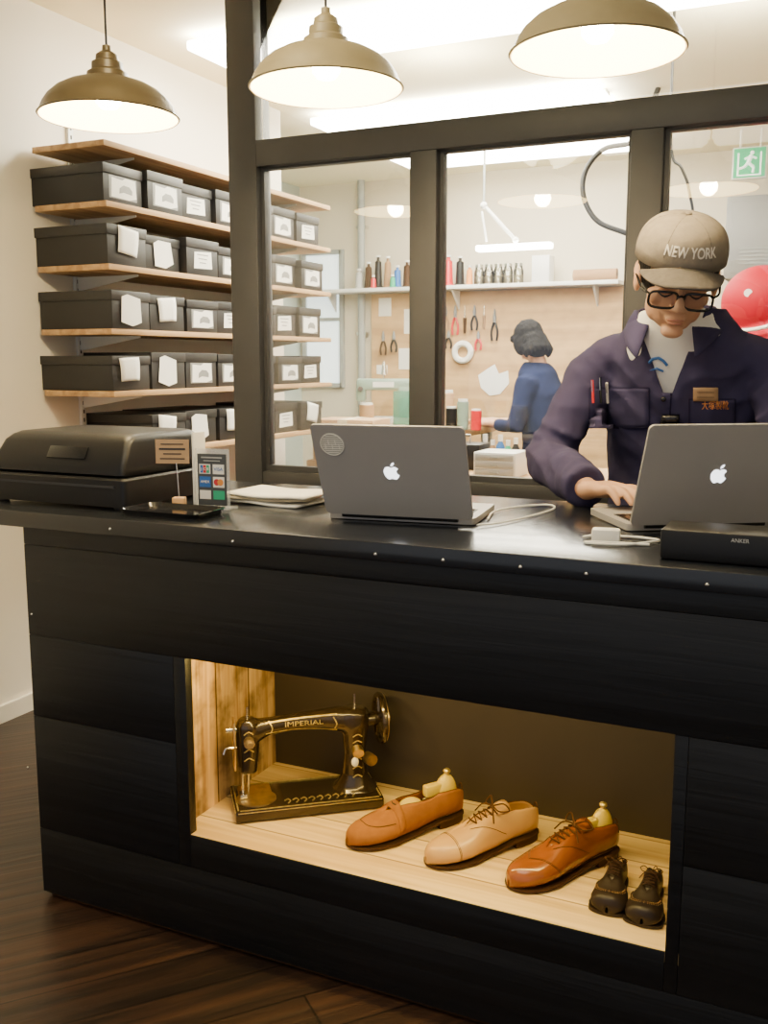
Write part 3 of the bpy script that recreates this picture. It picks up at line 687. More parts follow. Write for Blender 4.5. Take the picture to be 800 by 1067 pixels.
for s in (-1,1):
    g.ell((s*.036,-.015,-.062),(.022,.042,.032),HM); g.ell((s*.043,-.060,-.028),(.019,.018,.017),HM)
    g.ell((s*.013,-.099,-.040),(.0075,.009,.006),HM); g.ell((s*.031,-.076,-.010),(.016,.010,.008),HM)
    g.ell((s*.079,.012,-.012),(.008,.018,.031),HM@Rot(s*-8,'Z'),n=16); g.ell((s*.083,.020,.000),(.006,.012,.02),HM,n=12)
g.tube([(0,-.082,.010),(0,-.094,-.014),(0,-.108,-.037)],[.008,.0085,.0105],10,m=HM); g.ell((0,-.106,-.038),(.011,.009,.008),HM)
g.ell((0,-.080,.010),(.048,.011,.008),HM)
g.ell((0,-.083,-.066),(.022,.009,.0055),HM); g.ell((0,-.081,-.075),(.017,.009,.006),HM)
hn=HM@V((0,.035,-.05))
g.tube([hn,V((-.355,2.33,1.33)),V((-.36,2.40,1.26))],[.052,.055,.065],18)
TS=[(.86,2.575,.150,.105),(.95,2.55,.145,.10),(1.08,2.50,.165,.105),(1.19,2.46,.170,.10),(1.27,2.435,.13,.08),(1.31,2.41,.085,.065)]
def torso(g,TSX,grow=0):
    g.loft([[(mx+(rx+grow)*math.copysign(abs(math.cos(a))**.9,math.cos(a)),y+(ry+grow)*math.sin(a),z) for a in [2*math.pi*k/36 for k in range(36)]] for z,y,rx,ry in TSX])
torso(g,TS)
for sh,el,wr,f,sd in ((shR,elR,wrR,fR,1),(shL,elL,wrL,fL,-1)):
    g.tube([V((mx,2.43,1.225)),sh,sh.lerp(el,.5),el,el.lerp(wr,.35),wr],[.050,.044,.040,.036,.035,.024],14)
    handshape(g,wr,f,sd)
for s in(-1,1): g.tube([V((mx+s*.08,2.57,.90)),V((mx+s*.10,2.56,.50)),V((mx+s*.11,2.58,.09)),V((mx+s*.12,2.50,.045))],[.085,.055,.04,.035],14)
body=g.out('body','skin',man,W=True); fuse(body,.0038,2)
g=G()
for s in(-1,1): g.tube([(s*.016,-.0905,-.010),(s*.031,-.0935,-.0165),(s*.046,-.084,-.011)],[.0010,.0022,.0010],6,smooth=3,m=HM)
g.out('eyes','ink',man,W=True)
g=G()
for s in(-1,1): g.tube([(s*.014,-.093,.008),(s*.032,-.093,.013),(s*.050,-.080,.008)],[.0025,.0035,.0018],6,smooth=3,m=HM)
g.out('eyebrows','hair',man,W=True)
G().ell((0,-.0885,-.0665),(.018,.005,.0028),HM).ell((0,-.0875,-.0735),(.015,.005,.0036),HM).out('lips','lip',man,W=True)
hb=G(); hb.ell((0,.016,.018),(.083,.102,.078),HM,n=36)
ho=hb.out('hair','hair',man,W=True)
me=ho.data; bm=bmesh.new(); bm.from_mesh(me); inv=HM.inverted()@T(mx,my,0)
dl=[f for f in bm.faces if (lambda q:(q.y<-.052) or (q.y<-.018 and q.z<-.034) or (q.y<.03 and q.z<-.042) or q.z<-.060)(inv@f.calc_center_median())]
bmesh.ops.delete(bm,geom=dl,context='FACES'); bm.to_mesh(me); bm.free()
# glasses
g=G()
def lensring(s): return [V((s*.0345+.0285*math.copysign(abs(math.cos(a))**.5,math.cos(a)),-.1045+.004*abs(math.cos(a)),-.020+.0170*math.copysign(abs(math.sin(a))**.65,math.sin(a)))) for a in [2*math.pi*k/36 for k in range(37)]]
for s in(-1,1):
    g.tube(lensring(s),.0026,8,m=HM); g.tube([(s*.062,-.100,-.010),(s*.077,-.075,-.008),(s*.085,.0,-.003),(s*.085,.03,-.018)],.0024,8,smooth=3,m=HM)
g.tube([(-.008,-.1045,-.013),(0,-.107,-.009),(.008,-.1045,-.013)],.0024,8,m=HM)
gl=g.out('glasses','plasticg',man,W=True)
for s in(-1,1):
    g=G(); vs=[g.bm.verts.new(HM@p) for p in lensring(s)[:-1]]; g.bm.faces.new(vs); g.out('lens','lens',gl,W=True)
# cap
CC=V((0,.010,.047)); CRX=(.092,.109,.075)
def cap_pt(az,el,k=1.0):
    fr=max(0,math.cos(az))*.010*max(0,math.sin(2*max(0,el)))
    return V((CC.x+CRX[0]*math.sin(az)*math.cos(el)**.7*k,CC.y-CRX[1]*math.cos(az)*math.cos(el)**.7*k-fr,CC.z+CRX[2]*math.sin(el)**.95*k if el>0 else CC.z-.012))
g=G(); g.grid(lambda u,v:HM@cap_pt(u*2*math.pi,v*math.pi/2*.999),48,14)
cap=g.out('cap','cap',man,W=True,solid=.003,merge=.0005)
g=G()
for k in range(6):
    az=math.pi/6*(2*k+1); g.tube([HM@cap_pt(az,e*math.pi/2*.98/10,1.012) for e in range(1,11)],.0009,5)
g.out('seams','capb',cap,W=True)
G().ell((0,.010,.047+.0775),(.007,.007,.004),HM).out('button','cap',cap,W=True)
def brim(u,v):
    az=(u-.5)*2.1; e=v*(.068*(1-abs(2*(u-.5))**2.8)+.004)
    p=cap_pt(az,0.03,1.01); x=p.x*(1+.05*v)
    return HM@V((x,p.y-e,.046-.026*(abs(x)/.08)**2-.24*e))
g=G(); g.grid(brim,28,8); g.out('brim','capb',cap,W=True,solid=.004)
def capfn(c):
    el=math.asin(max(0.01,min(.95,((c.y+.028)/CRX[2])**(1/.95) if c.y>-.028 else .01))); return HM@cap_pt(c.x/.102+.04,el,1.03)
tx=text('NEW YORK',.028,'letter','lettering',cap,None,capfn,0,width=.120,bold=.0006); tx.data.transform(wm(cap).inverted())
# T-shirt, trousers, shoes
g=G(); torso(g,[(.84,2.575,.150,.105),(.95,2.55,.145,.10),(1.08,2.50,.168,.115),(1.19,2.455,.172,.118),(1.27,2.415,.135,.108),(1.31,2.385,.100,.092),(1.335,2.365,.080,.078)],.004)
tee=g.out('t_shirt','tee',man,W=True); fuse(tee,.007,4)
g=G()
g.loft([[(mx+rx*math.cos(a),y+ry*math.sin(a),z) for a in [2*math.pi*k/28 for k in range(28)]] for z,y,rx,ry in ((.78,2.58,.175,.125),(.90,2.57,.165,.12),(.96,2.55,.16,.115))])
for s in(-1,1): g.tube([V((mx+s*.085,2.57,.86)),V((mx+s*.10,2.56,.50)),V((mx+s*.115,2.58,.07))],[.10,.078,.062],18)
tr=g.out('trousers','trous',man,W=True); fuse(tr,.010,4,.01)
for s in(-1,1): G().ell((mx+s*.12,2.50,.04),(.05,.135,.042)).box((mx+s*.12,2.50,.008),(.09,.25,.016),.006).out('shoe','sole',man,W=True)
# jacket
g=G(); torso(g,[(.76,2.585,.19,.14),(.86,2.575,.185,.135),(.95,2.55,.182,.132),(1.08,2.50,.190,.136),(1.18,2.462,.190,.134),(1.25,2.435,.168,.121),(1.30,2.410,.125,.110),(1.335,2.390,.097,.100),(1.355,2.380,.090,.092)])
for sh,el,wr in ((shR,elR,wrR),(shL,elL,wrL)):
    g.tube([V((mx,2.43,1.240)),V((mx,2.43,1.24)).lerp(sh,.6)+V((0,0,.0)),sh+V((0,0,-.006)),sh.lerp(el,.35),sh.lerp(el,.7),el,el.lerp(wr,.3),el.lerp(wr,.65),el.lerp(wr,.93)],[.085,.068,.058,.057,.055,.053,.052,.050,.046],20,smooth=3)
jk=g.out('jacket','navy',man,W=True); fuse(jk,.0065,3,.022,.09)
def folds(o,cen,amp,step,rad,axis):
    axis=axis.normalized()
    for v in o.data.vertices:
        w=v.co+V((mx,my,0)); dd=w-cen
        if dd.length<rad:
            f=(1-dd.length/rad); ph=dd.dot(axis)/step*2*math.pi+2.6*math.sin(dd.x*17+dd.z*23)+1.4*math.sin(dd.y*31); s_=1-2*abs(math.sin(ph/2))**.6; v.co+=v.normal*amp*f*s_
folds(jk,elR+V((.03,-.03,.03)),.006,.055,.17,V((.3,-.2,.9))); folds(jk,elR.lerp(wrR,.8),.0035,.035,.09,wrR-elR); folds(jk,shR+V((.07,-.09,-.07)),.0065,.07,.17,V((.8,0,.6)))
folds(jk,shL+V((-.06,-.09,-.07)),.0065,.07,.17,V((-.8,0,.6)))
folds(jk,V((mx+.02,2.37,1.02)),.006,.08,.20,V((.6,0,.75)))
bm=bmesh.new(); bm.from_mesh(jk.data); vx=-.012; AP=1.145; SL=.36
for s in(-1,1):
    n_=V((s,0,-SL)); bmesh.ops.bisect_plane(bm,geom=list(bm.verts)+list(bm.edges)+list(bm.faces),plane_co=V((vx+s*.010,0,AP)),plane_no=n_,dist=1e-5)
bmesh.ops.bisect_plane(bm,geom=list(bm.verts)+list(bm.edges)+list(bm.faces),plane_co=V((0,0,1.335)),plane_no=V((0,0,1)),dist=1e-5)
dl=[]
for f in bm.faces:
    q=f.calc_center_median(); dx=abs(q.x-vx)
    if q.z>1.335 and dx<.12: dl.append(f)
    elif q.y+my<2.42 and q.z>AP and dx<.010+SL*(q.z-AP): dl.append(f)
bmesh.ops.delete(bm,geom=dl,context='FACES'); bm.to_mesh(jk.data); bm.free()
for p_ in jk.data.polygons: p_.use_smooth=True
bm=bmesh.new(); bm.from_mesh(jk.data); bm.transform(T(mx,my,0)); bvh=BVHTree.FromBMesh(bm); bm.free()
bm=bmesh.new(); bm.from_mesh(tee.data); bm.transform(T(mx,my,0)); bvt=BVHTree.FromBMesh(bm); bm.free()
q=jk.modifiers.new('s','SOLIDIFY'); q.thickness=.003; q.offset=1
def surf(px,py,off,b=None,fall=2.32):
    d=ray(px,py).normalized(); h=(b or bvh).ray_cast(C0,d)
    p=h[0] if h[0] is not None else P(px,py,Y=fall)
    return p-d*off
def patch(name,m,pr_,x0,y0,x1,y1,off=.006,b=None,solid=.003,n=10): return G().grid(lambda u,v:surf(x0+(x1-x0)*u,y0+(y1-y0)*v,off,b),n,n).out(name,m,pr_,W=True,solid=solid)
def stitch(name,m,pts,rad=.0012,off=.008,pr_=jk,b=None):
    L=[]
    for a,b_ in zip(pts,pts[1:]):
        for k in range(9): L.append(surf(a[0]+(b_[0]-a[0])*k/8,a[1]+(b_[1]-a[1])*k/8,off,b))
    return G().tube(L,rad,6).out(name,m,pr_,W=True)
pk=patch('pocket','navy',jk,614,404,676,446); pk2=patch('pocket','navy',jk,718,416,766,458)
stitch('pocket_seam','navys',[(614,404),(676,404),(676,446),(614,446),(614,404)],.0009,.0085)
stitch('pocket_seam','navys',[(718,416),(766,416),(766,458),(718,458),(718,416)],.0009,.0085)
stitch('placket','navys',[(699,410),(698,430),(697,455),(695,480)],.0018,.004)
for k in range(3):
    p=surf(691-k,416+24*k,.006); G().ell(tuple(p),(.006,.003,.006),n=12).out('button','plasticg',jk,W=True)
patch('mic_clip','plasticg',jk,689,433,707,450,.014,solid=.012,n=3)
tg=patch('name_tag','kraftl',jk,722,404,748,418,.012,solid=.002,n=4)
g=G()
for k in range(2): g.tube([surf(726+18*j/6,409+5*k,.0145) for j in range(7)],.0006,5)
g.out('tag_print','ink',tg,W=True)
tx=text('大塚製靴',10,'orange','embroidery',pk2,None,lambda c:surf(745+c.x,423-c.y,.0105),0,width=28); tx.data.transform(wm(pk2).inverted())
stitch('shirt_print','blue',[(676,378),(680,374),(686,373),(691,376),(695,381)],.0032,.005,tee,bvt)
stitch('shirt_print','blue',[(677,386),(684,384),(691,387)],.0026,.005,tee,bvt)
def collar(u,v):
    s=(u-.5)*2; ph=s*math.radians(149); a=abs(s)
    inr=(.086,.086); c=V((mx-.008,2.386,0)); k=1+v*(.26+.42*max(0,a-.6))
    zi=1.345-.040*a**2; zo=zi+.006-.030*v-.070*v*max(0,a-.6)*2+.003*math.sin(s*9)*v
    return V((c.x+inr[0]*k*math.sin(ph),c.y+inr[1]*k*math.cos(ph)-.022*a*v,zo))
G().grid(collar,36,5).out('collar','navy',jk,W=True,solid=.004)
for a,b,m,lab in ((617,396,'red','red pen clipped in the jacket chest pocket'),(625,393,'plasticg','black pen in the jacket pocket nearest the red pen'),(632,399,'paper','white pen in the jacket pocket farthest from the red pen')):
    lo=surf(a+1,420,.014); hi=surf(a,b,.016)
    t=thing('pen',lab,'pen',lo,0,'pens in the chest pocket')
    G().tube([lo,hi],.0031,8).out('barrel',m,t,W=True); G().tube([hi+(lo-hi)*.02-V((0,.004,0)),hi+(lo-hi)*.5-V((0,.005,0))],.0011,6).out('clip','chrome',t,W=True)
# ---------------------------------------------------------------- workshop
YB=6.074
a=P(387,300,Y=YB); b=P(650,490,Y=YB)
tag(boxo('tool_board',a.x,b.x+.3,YB,6.098,0,1.66,'ply'),'pale plywood tool board on the workshop back wall','board')
t=thing('spool_shelf','white shelf of thread spools and jars above the tool board','shelf',(-2,6.0,1.69))
G().box((-.35,0,-.012),(2.2,.19,.024),.002).out('board','wplastic',t)
for x in(-1.2,-.3,.6): G().prism([(0,0),(.13,0),(.13,-.01),(0,-.12)],.01,T(x,.070,-.024)@Rot(-90,'Z')@RX90).out('bracket','wplastic',t)
def spool(px,h,r,m,lab,kind='thread_spool',Y=5.97):
    x=P(px,295,Y=Y).x; t=thing(kind,lab,'thread spool',(x,Y,1.69),0,'thread spools on the workshop shelf')
    G().lathe([(.001,0),(r*1.05,0),(r*1.05,h*.06),(r*.85,h*.08),(r*.7,h*.85),(r*.3,h*.9),(r*.3,h),(.001,h)],16).out('thread',m,t)
    G().lathe([(.001,h),(r*.5,h),(r*.5,h+.012),(.001,h+.012)],12).out('core','wplastic',t)
for px,h,r,m,lab in ((374,.12,.030,'lgrey','grey thread spool at the shelf end by the pipe'),(384,.16,.030,'sole','brown thread cone second from the pipe'),(394,.20,.03,'plastic','tall black thread cone left of the tan one'),(404,.19,.030,'kraft','tall tan thread cone in the middle of the left spools'),(414,.13,.030,'blue','blue thread spool beside the tall tan cone'),(424,.16,.030,'sole','brown thread spool just left of the dark post'),(467,.18,.036,'red','bright red thread spool right of the dark post'),(479,.17,.033,'plastic','black thread spool beside the red one'),(489,.11,.025,'orange','small orange thread spool beside the black one')): spool(px,h,r,m,lab)
for px,m,lab in ((389,'red','short red spool in front of the brown and black cones'),(409,'green','short green spool in front of the tan cone')): spool(px,.07,.022,m,lab,Y=5.925)
for px,lab in ((499,'glass jar next to the orange spool'),(509,'second glass jar from the orange spool'),(519,'third glass jar from the orange spool'),(529,'fourth glass jar from the orange spool'),(540,'glass jar closest to the white carton')):
    x=P(px,295,Y=5.97).x; t=thing('glass_jar',lab,'jar',(x,5.97,1.69),0,'glass jars on the workshop shelf')
    G().lathe([(.001,0),(.03,0),(.031,.08),(.024,.095),(.024,.105)],16).out('jar_body','jar',t); G().lathe([(.001,.003),(.027,.003),(.027,.05),(.001,.05)],16).out('contents','cream',t); G().lathe([(.001,.123),(.026,.123),(.026,.105),(.001,.105)],16).out('lid','chrome',t)
p=P(565,295,Y=5.97); tag(boxo('carton',p.x-.055,p.x+.055,5.92,6.03,1.69,1.85,'wplastic',.003),'white carton on the workshop shelf behind the lamp','box')
t=thing('paper_roll','grey brown roll lying at the right end of the workshop shelf','roll',(P(620,290,Y=5.97).x,5.97,1.69))
G().cyl((-.13,0,.035),(.13,0,.035),.035).out('roll','kraft',t); G().cyl((-.131,0,.035),(.131,0,.035),.012).out('core','ink',t)
YT=YB-.0015
def hangpt(px,py): return P(px,py,Y=YT)
for k,(px,py,hgt,m,lab) in enumerate(((465,318,.17,'kraft','pliers with tan grips hung leftmost on the tool board'),(475,318,.19,'red','pliers with red grips on the tool board'),(485,318,.18,'sole','brown handled awl on the tool board'),(495,318,.16,'plastic','black handled pincers on the tool board'),(505,318,.15,'kraft','tan handled knife in the upper tool row, nearest the woman'),(468,344,.12,'plastic','short black pliers in the lower tool row'),(499,345,.12,'red','short red pliers in the lower tool row'),(516,322,.20,'plastic','long black shears hung right of the tan knife'),(400,345,.16,'sole','brown handled pliers hung left of the dark post'),(411,345,.14,'plastic','black pliers hung beside the brown handled ones'))):
    p=hangpt(px,py); t=thing('hand_tool',lab,'tool',(p.x,YT-.0125,p.z-hgt),0,'tools hung on the plywood board')
    if k in(2,4): G().tube([(0,0,0),(0,0,hgt*.55)],[.008,.012],8).out('handle',m,t); G().tube([(0,0,hgt*.55),(0,0,hgt)],[.004,.002],8).out('blade','chrome',t)
    else:
        G().tube([(-.016,0,0),(-.02,0,hgt*.3),(0,0,hgt*.6),(.02,0,hgt*.3),(.016,0,0)],.007,8,smooth=3).out('grips',m,t)
        G().tube([(0,0,hgt*.58),(0,0,hgt*.75),(0,0,hgt)],[.01,.013,.004],8).out('jaws','mgrey',t)
p=hangpt(483,367); g=G(); g.tube([(p.x+.055*math.cos(2*math.pi*k/28),YT-.0185,p.z+.055*math.sin(2*math.pi*k/28)) for k in range(29)],.02,10,flat=1)
tag(g.out('tape_roll','paper',loc=(p.x,YT-.0185,p.z-.07)),'cream roll of tape hung on the tool board','tape roll')
p=hangpt(515,396); g=G(); g.prism([(-.09,-.05),(-.03,-.10),(.04,-.09),(.10,-.02),(.09,.06),(.03,.04),(.0,.10),(-.05,.07),(-.11,.03)],.006,T(p.x,YT+.0015,p.z)@RX90)
tag(g.out('leather_scrap','tee',loc=(p.x,YT,p.z-.1)),'irregular white leather piece pinned beside the woman','leather piece')
for px,py,w,h,lab in ((401,320,.09,.12,'small note pinned highest at the left of the tool board'),(426,335,.07,.16,'tall white sheet pinned near the dark post'),(424,374,.12,.14,'square white notice pinned below the tall sheet'),(398,385,.08,.06,'small slip pinned lowest on the tool board')):
    p=hangpt(px,py); tag(G().box((p.x,YT,p.z),(w,.003,h)).out('pinned_note','paper',loc=(p.x,YT,p.z-h/2)),lab,'paper note','notes pinned on the tool board')
x=P(366,300,Y=5.9).x
t=thing('wall_pipe','grey vertical pipe left of the tool board','pipe',(x,6.05,0)); G().cyl((0,0,0),(0,0,CZ),.025).out('pipe','grey',t)
for z in(.6,1.4,2.1): G().box((0,.02,z),(.07,.05,.02)).out('pipe_clip','chrome',t)
t=thing('swing_arm_lamp','white jointed work lamp hanging over the bench','work lamp',P(504,214,Y=4.9))
a,b,c,d=P(504,214,Y=4.9),P(537,250,Y=4.9),P(497,252,Y=4.9),P(575,258,Y=4.9)
G().tube([V((a.x,4.9,CZ)),a],.006,8).out('drop_rod','grey',t,W=True)
G().tube([a,b],.009,8).ell(tuple(a),(.018,.018,.018)).ell(tuple(b),(.016,.016,.016)).out('arm','wplastic',t,W=True)
G().tube([a+V((-.01,0,-.03)),V((c.x+.05,4.9,c.z))],.006,8).out('lower_arm','wplastic',t,W=True)
G().box(((c.x+d.x)/2,4.9,(c.z+d.z)/2-.012),(d.x-c.x,.06,.03),.008).out('lamp_head','strip',t,W=True)
c=cr([P(655,150,Y=4.6),P(628,156,Y=4.6),P(610,178,Y=4.6),P(608,205,Y=4.6),P(622,230,Y=4.6),P(652,243,Y=4.6)],8)
c=[V((c[0].x+.12,4.6,CZ)),V((c[0].x+.06,4.6,c[0].z+.06))]+c+[V((c[-1].x+.2,4.6,c[-1].z-.05)),V((c[-1].x+.3,4.6,1.42))]
tag(G().tube(c,.012,10).out('air_hose','plastic',loc=c[-1]),'thick black hose looping beside the right partition post','hose')
def bench(label,x0,x1,y0,y1,z,m='ply'):
    t=thing('workbench',label,'workbench',((x0+x1)/2,(y0+y1)/2,0)); w,d=x1-x0,y1-y0
    G().box((0,0,z-.02),(w,d,.04),.003).out('bench_top',m,t)
    for sx in(-1,1):
        for sy in(-1,1): G().box((sx*(w/2-.04),sy*(d/2-.04),(z-.04)/2),(.05,.05,z-.04)).out('leg','grey',t)
    G().box((0,d/2-.04,.25),(w-.13,.02,.06)).out('rail','grey',t); return t
bench('long workbench under the tool board left of the woman',-3.3,-1.80,4.7,5.35,.86)
bench('near worktable just behind the glazed partition',-1.45,-.35,3.25,3.85,.80,'shelf')
p=P(400,430,Y=5.1)
t=thing('industrial_sewing_machine','pale green industrial sewing machine on the far workbench','sewing machine',(p.x,5.1,.86),20)
G().box((0,0,.02),(.34,.18,.04),.006).out('bed','lgrey',t)
G().box((.12,0,.13),(.07,.08,.18),.012).box((0,0,.225),(.31,.075,.065),.014).box((-.13,0,.18),(.055,.07,.10),.012).out('arm','mgreen',t)
G().cyl((.155,0,.22),(.19,0,.22),.055).out('handwheel','plastic',t); G().cyl((-.13,0,.13),(-.13,0,.045),.006).out('needle_bar','chrome',t)
G().box((.0,-.04,.225),(.12,.004,.03)).out('name_panel','wplastic',t); G().cyl((-.13,-.034,.20),(-.13,-.05,.20),.015).out('tension_disc','chrome',t)
G().cyl((.0,0,.25),(.0,0,.36),.004).lathe([(.02,.28),(.008,.35)],12,cap=True).out('thread_stand','chrome',t)
p=P(434,425,Y=4.76); tag(G().box((p.x,4.76,.86+.10),(.27,.006,.20),.001,).out('green_screen_sheet','clearg',loc=(p.x,4.76,.86)),'translucent green sheet standing on the far workbench','acrylic sheet')
def cup(px,Y,z,r,h,m,name,lab,cat,grp,lid='wplastic'):
    x=P(px,440,Y=Y).x; t=thing(name,lab,cat,(x,Y,z),0,grp)
    G().lathe([(.001,0),(r,0),(r*1.02,h*.9),(r*.8,h*.92),(.001,h*.92)],16).out('body',m,t)
    if lid: G().lathe([(.001,h*.92),(r*.85,h*.92),(r*.85,h),(.001,h)],16).out('lid',lid,t)
for px,Y,r,h,m,lab in ((382,4.86,.040,.13,'kraft','tan glue tin at the left end of the far workbench'),(470,4.86,.030,.12,'plastic','black tin on the far workbench right of the dark post'),(482,4.86,.030,.16,'mgreen','tall green tin on the far workbench'),(496,4.86,.028,.11,'red','red tin on the far workbench nearest the woman'),(466,5.05,.035,.20,'kraftl','tall tan tin at the back of the far workbench')): cup(px,Y,.86,r,h,m,'glue_tin',lab,'tin','tins on the far workbench')
for (x,y,z,w,d,h,m,lab) in ((-2.20,4.36,.0,.46,.28,.45,'kraft','large brown cardboard box on the floor past the shelves'),(-2.21,4.36,.452,.40,.26,.28,'kraft','medium brown cardboard box stacked on the large one'),(-2.22,4.36,.734,.32,.24,.20,'kraftl','topmost tan cardboard box below the shoebox shelves')):
    t=thing('cardboard_box',lab,'cardboard box',(x,y,z),4,'stacked cardboard boxes'); G().box((0,0,h/2),(w,d,h),.003).out('carton',m,t); G().box((0,0,h+.0006),(.05,d,.0012)).box((0,-d/2-.0006,h-.04),(.05,.0012,.08)).out('packing_tape','cream',t)
zt=.80
for px,Y,h,r,m,lab in ((505,3.70,.13,.017,'paper','white capped bottle at the left of the small bottles'),(513,3.70,.11,.015,'kraft','tan bottle between the small bottles on the near worktable'),(521,3.70,.13,.017,'blue','blue bottle on the near worktable'),(529,3.70,.11,.015,'green','green bottle on the near worktable'),(537,3.70,.12,.016,'plastic','black bottle on the near worktable beside the man')):
    p=P(px,478,Y=Y); t=thing('small_bottle',lab,'bottle',(p.x,Y,zt),0,'small bottles on the near worktable')
    G().lathe([(.001,0),(r,0),(r,h*.65),(r*.5,h*.78),(r*.5,h*.82)],14).out('bottle_body',m,t); G().lathe([(r*.6,h*.8),(r*.6,h),(.001,h)],12).out('bottle_cap','wplastic',t)
p=P(522,488,Y=3.45); t=thing('drawer_organizer','small white drawer unit on the near worktable beside the man','drawer unit',(p.x,3.45,zt))
G().box((0,0,.045),(.16,.16,.09),.003).out('case','wplastic',t)
for k in range(3): G().box((0,-.081,.018+.027*k),(.145,.004,.022),.001).out('drawer','lgrey',t); G().box((0,-.085,.018+.027*k),(.03,.005,.005)).out('drawer_handle','grey',t)
p=P(478,470,Y=3.6); t=thing('tool_case','dark toolbox with handle on the near worktable','toolbox',(p.x,3.62,zt)); G().box((0,0,.05),(.2,.13,.10),.006).out('case','plastic',t); G().tube([(-.04,0,.10),(-.04,0,.13),(.04,0,.13),(.04,0,.10)],.005,8).out('handle','chrome',t)
# woman
wy=5.1
wo=thing('person','woman with black hair in navy smock working in the far workshop','person',(-1.50,wy,0))
WM=T(-1.545,wy,1.320)@Rot(-125,'Z')@Rot(32,'X')@S(.88,.88,.9)
g=G(); g.ell((0,.012,.03),(.072,.088,.082),WM); g.ell((0,-.028,-.03),(.055,.056,.074),WM); g.tube([(0,-.085,.01),(0,-.106,-.028)],[.008,.011],8,m=WM); g.ell((0,-.082,-.062),(.02,.01,.009),WM)
for s in(-1,1): g.ell((s*.074,.01,-.005),(.008,.015,.026),WM)
g.tube([WM@V((0,.03,-.05)),V((-1.48,wy,1.18))],[.043,.048],14)
g.loft([[(x+rx*math.cos(a_),wy+ry*math.sin(a_),z) for a_ in [2*math.pi*k/24 for k in range(24)]] for z,x,rx,ry in ((.60,-1.40,.11,.14),(.85,-1.43,.10,.12),(1.05,-1.47,.10,.14),(1.16,-1.49,.07,.10))])
for s in(-1,1):
    sh,el,wr=V((-1.50,wy+s*.155,1.11)),V((-1.54,wy+s*.20,.88)),V((-1.72,wy+s*.09,.885))
    g.tube([V((-1.49,wy,1.11)),sh,el,wr],[.05,.042,.034,.023],12); handshape(g,wr,(-1,-s*.3,0),-s)
    g.tube([V((-1.42,wy+s*.09,.60)),V((-1.82,wy+s*.10,.56)),V((-1.80,wy+s*.1,.08)),V((-1.90,wy+s*.1,.04))],[.085,.06,.04,.03],12)
fuse(g.out('body','skin',wo,W=True),.006,3)
g=G(); g.ell((0,.022,.032),(.086,.098,.092),WM); g.ell((0,.058,-.035),(.084,.062,.078),WM); g.ell((0,.055,-.085),(.078,.055,.05),WM); g.ell((.066,.0,-.02),(.03,.055,.07),WM); g.ell((-.066,.0,-.02),(.03,.055,.07),WM); g.ell((0,-.062,.058),(.068,.04,.035),WM)
for k in range(11):
    a_=-1.9+3.8*k/10+math.pi/2; q0=V((.078*math.cos(a_),.05+.05*math.sin(a_),-.06)); g.tube([q0,q0+V((.012*math.cos(a_),.012*math.sin(a_),-.045)),q0+V((.004*math.cos(a_),.004*math.sin(a_),-.075))],[.022,.014,.004],8,m=WM)
hr=g.out('hair','hair',wo,W=True); fuse(hr,.006,2,.008,.02)
g=G(); g.loft([[(x+rx*math.cos(a_),wy+ry*math.sin(a_),z) for a_ in [2*math.pi*k/24 for k in range(24)]] for z,x,rx,ry in ((.56,-1.40,.15,.19),(.85,-1.43,.13,.15),(1.05,-1.47,.125,.165),(1.16,-1.49,.10,.13),(1.21,-1.495,.065,.07))])
for s in(-1,1): g.tube([V((-1.49,wy,1.11)),V((-1.50,wy+s*.155,1.10)),V((-1.54,wy+s*.20,.88)),V((-1.67,wy+s*.11,.882))],[.07,.062,.052,.036],14)
fuse(g.out('smock','navy2',wo,W=True),.009,3,.016)
g=G()
for s in(-1,1): g.tube([V((-1.40,wy+s*.09,.60)),V((-1.82,wy+s*.10,.56)),V((-1.80,wy+s*.1,.09))],[.10,.075,.055],12)
fuse(g.out('trousers','trous',wo,W=True),.01,3)
t=thing('stool','round black stool under the woman','stool',(-1.40,wy,0)); G().cyl((0,0,.44),(0,0,.49),.17,n=24).out('seat','plastic',t)
for k in range(4):
    a_=math.pi/4+k*math.pi/2; G().tube([(.11*math.cos(a_),.11*math.sin(a_),.44),(.18*math.cos(a_),.18*math.sin(a_),0)],.011,8).out('leg','chrome',t)
# right side
p=P(781,170,Y=5.6)
t=thing('exit_sign','green and white running figure exit sign hung from the ceiling','exit sign',(p.x,5.6,p.z-.08))
G().box((0,0,.08),(.17,.03,.16),.003).out('housing','wplastic',t)
fc=G().box((0,-.017,.08),(.155,.003,.145)).out('sign_face','exit',t)
g=G(); YY=-.020
g.ell((.012,YY,.128),(.010,.002,.010),n=12)
for a_,b_,r_ in (((.008,YY,.115),(-.006,YY,.080),.010),((-.006,YY,.080),(.022,YY,.055),.007),((.022,YY,.055),(.018,YY,.028),.006),((-.006,YY,.080),(-.024,YY,.058),.007),((-.024,YY,.058),(-.048,YY,.052),.006),((.006,YY,.112),(.034,YY,.098),.005),((.004,YY,.110),(-.024,YY,.098),.005)): g.tube([a_,b_],r_,8)
g.box((.055,YY,.075),(.008,.002,.11)); g.box((-.055,YY,.075),(.008,.002,.11)); g.box((0,YY,.018),(.118,.002,.006)); g.out('running_figure','exitw',fc)
G().cyl((-.05,0,.16),(-.05,0,CZ-p.z+.08),.005).cyl((.05,0,.16),(.05,0,CZ-p.z+.08),.005).out('hanger','wplastic',t)
p=P(757,252,Y=5.9); t=thing('wall_cabinet','grey boxy wall unit on the back wall below the exit sign','wall unit',(p.x+.28,5.95,p.z-.21))
G().box((0,0,.22),(.56,.28,.44),.01).out('casing','mgrey',t); G().box((0,-.142,.22),(.50,.006,.38),.003).out('front_panel','mgrey',t)
g=G()
for k in range(5): g.box((0,-.147,.08+.02*k),(.4,.003,.006))
g.out('vent','grey',t)
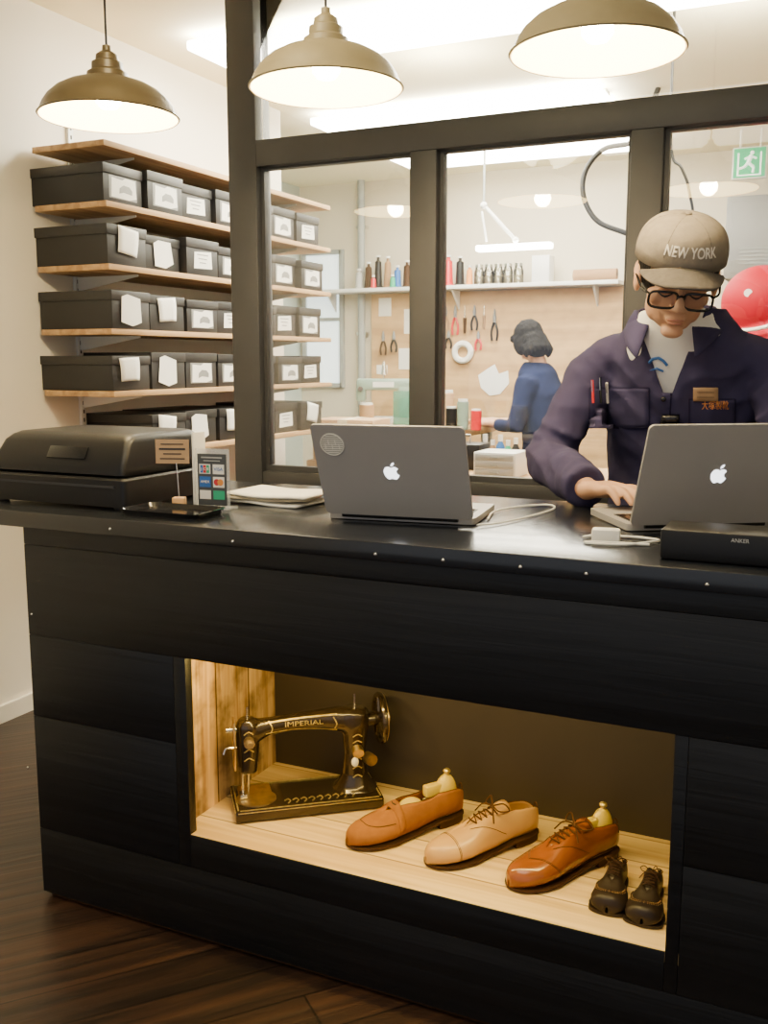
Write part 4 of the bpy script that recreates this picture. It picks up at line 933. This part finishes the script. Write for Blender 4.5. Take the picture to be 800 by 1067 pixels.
p=P(746,330,Y=4.3)
t=thing('finishing_machine','tall red rounded workshop machine behind the man','workshop machine',(p.x+.26,4.45,0))
G().loft([rr_ring(-.26,.26,-.2,.2,z,.04) for z in (.0,.1,1.08)]+[rr_ring(-.25,.25,-.19,.19,1.12,.04)]).out('cabinet','redg',t)
g=G(); g.ell((-.10,-.02,1.46),(.16,.15,.15),n=28); g.ell((.12,-.03,1.42),(.15,.14,.17),n=28); g.ell((-.05,-.06,1.24),(.20,.14,.15),n=28); g.ell((.14,-.04,1.22),(.13,.13,.14),n=28)
hd=g.out('hood','redg',t); fuse(hd,.012,3)
G().cyl((-.14,-.12,1.49),(-.14,-.163,1.49),.016).out('knob','wplastic',t)
G().tube([(-.235,-.08,1.36),(-.15,-.19,1.34),(-.04,-.20,1.36),(.08,-.20,1.42)],.008,8,smooth=6).out('pipe','wplastic',t)
x=P(722,260,Y=3.6).x
c=cr([V((P(697,140,Y=3.6).x,3.6,CZ)),P(699,150,Y=3.6),P(710,175,Y=3.6),P(718,200,Y=3.6),P(722,260,Y=3.6),V((x,3.6,.80))],6)
tag(G().tube(c,.005,8).out('ceiling_cable','plastic',loc=c[-1]),'thin black cable dropping from the ceiling behind the cap','cable')
# ---------------------------------------------------------------- light
w=bpy.data.worlds.new('world'); bpy.context.scene.world=w; w.use_nodes=True
w.node_tree.nodes['Background'].inputs[0].default_value=(.90,.93,1,1); w.node_tree.nodes['Background'].inputs[1].default_value=.65
light('AREA','workshop_light',(-1.3,4.5,CZ-.1),14,(1,.90,.68),2.0,(0,0,0),1.8)
light('POINT','workshop_added_glow',(-1.5,3.7,2.22),42,(1,.91,.64),.18); light('POINT','workshop_added_glow',(-.4,3.5,2.22),48,(1,.91,.64),.18)  # added point lights without fixtures, brightening the workshop ceiling
light('AREA','shop_added_fill',(-.6,.6,CZ-.05),28,(1,.86,.62),1.4,(0,0,0),1.2)  # added soft fill for the shop side, no fitting there
light('POINT','shop_added_glow',(-1.2,1.5,2.2),20,(1,.82,.48),.18)  # added point light without a lamp, whitening the upper shop
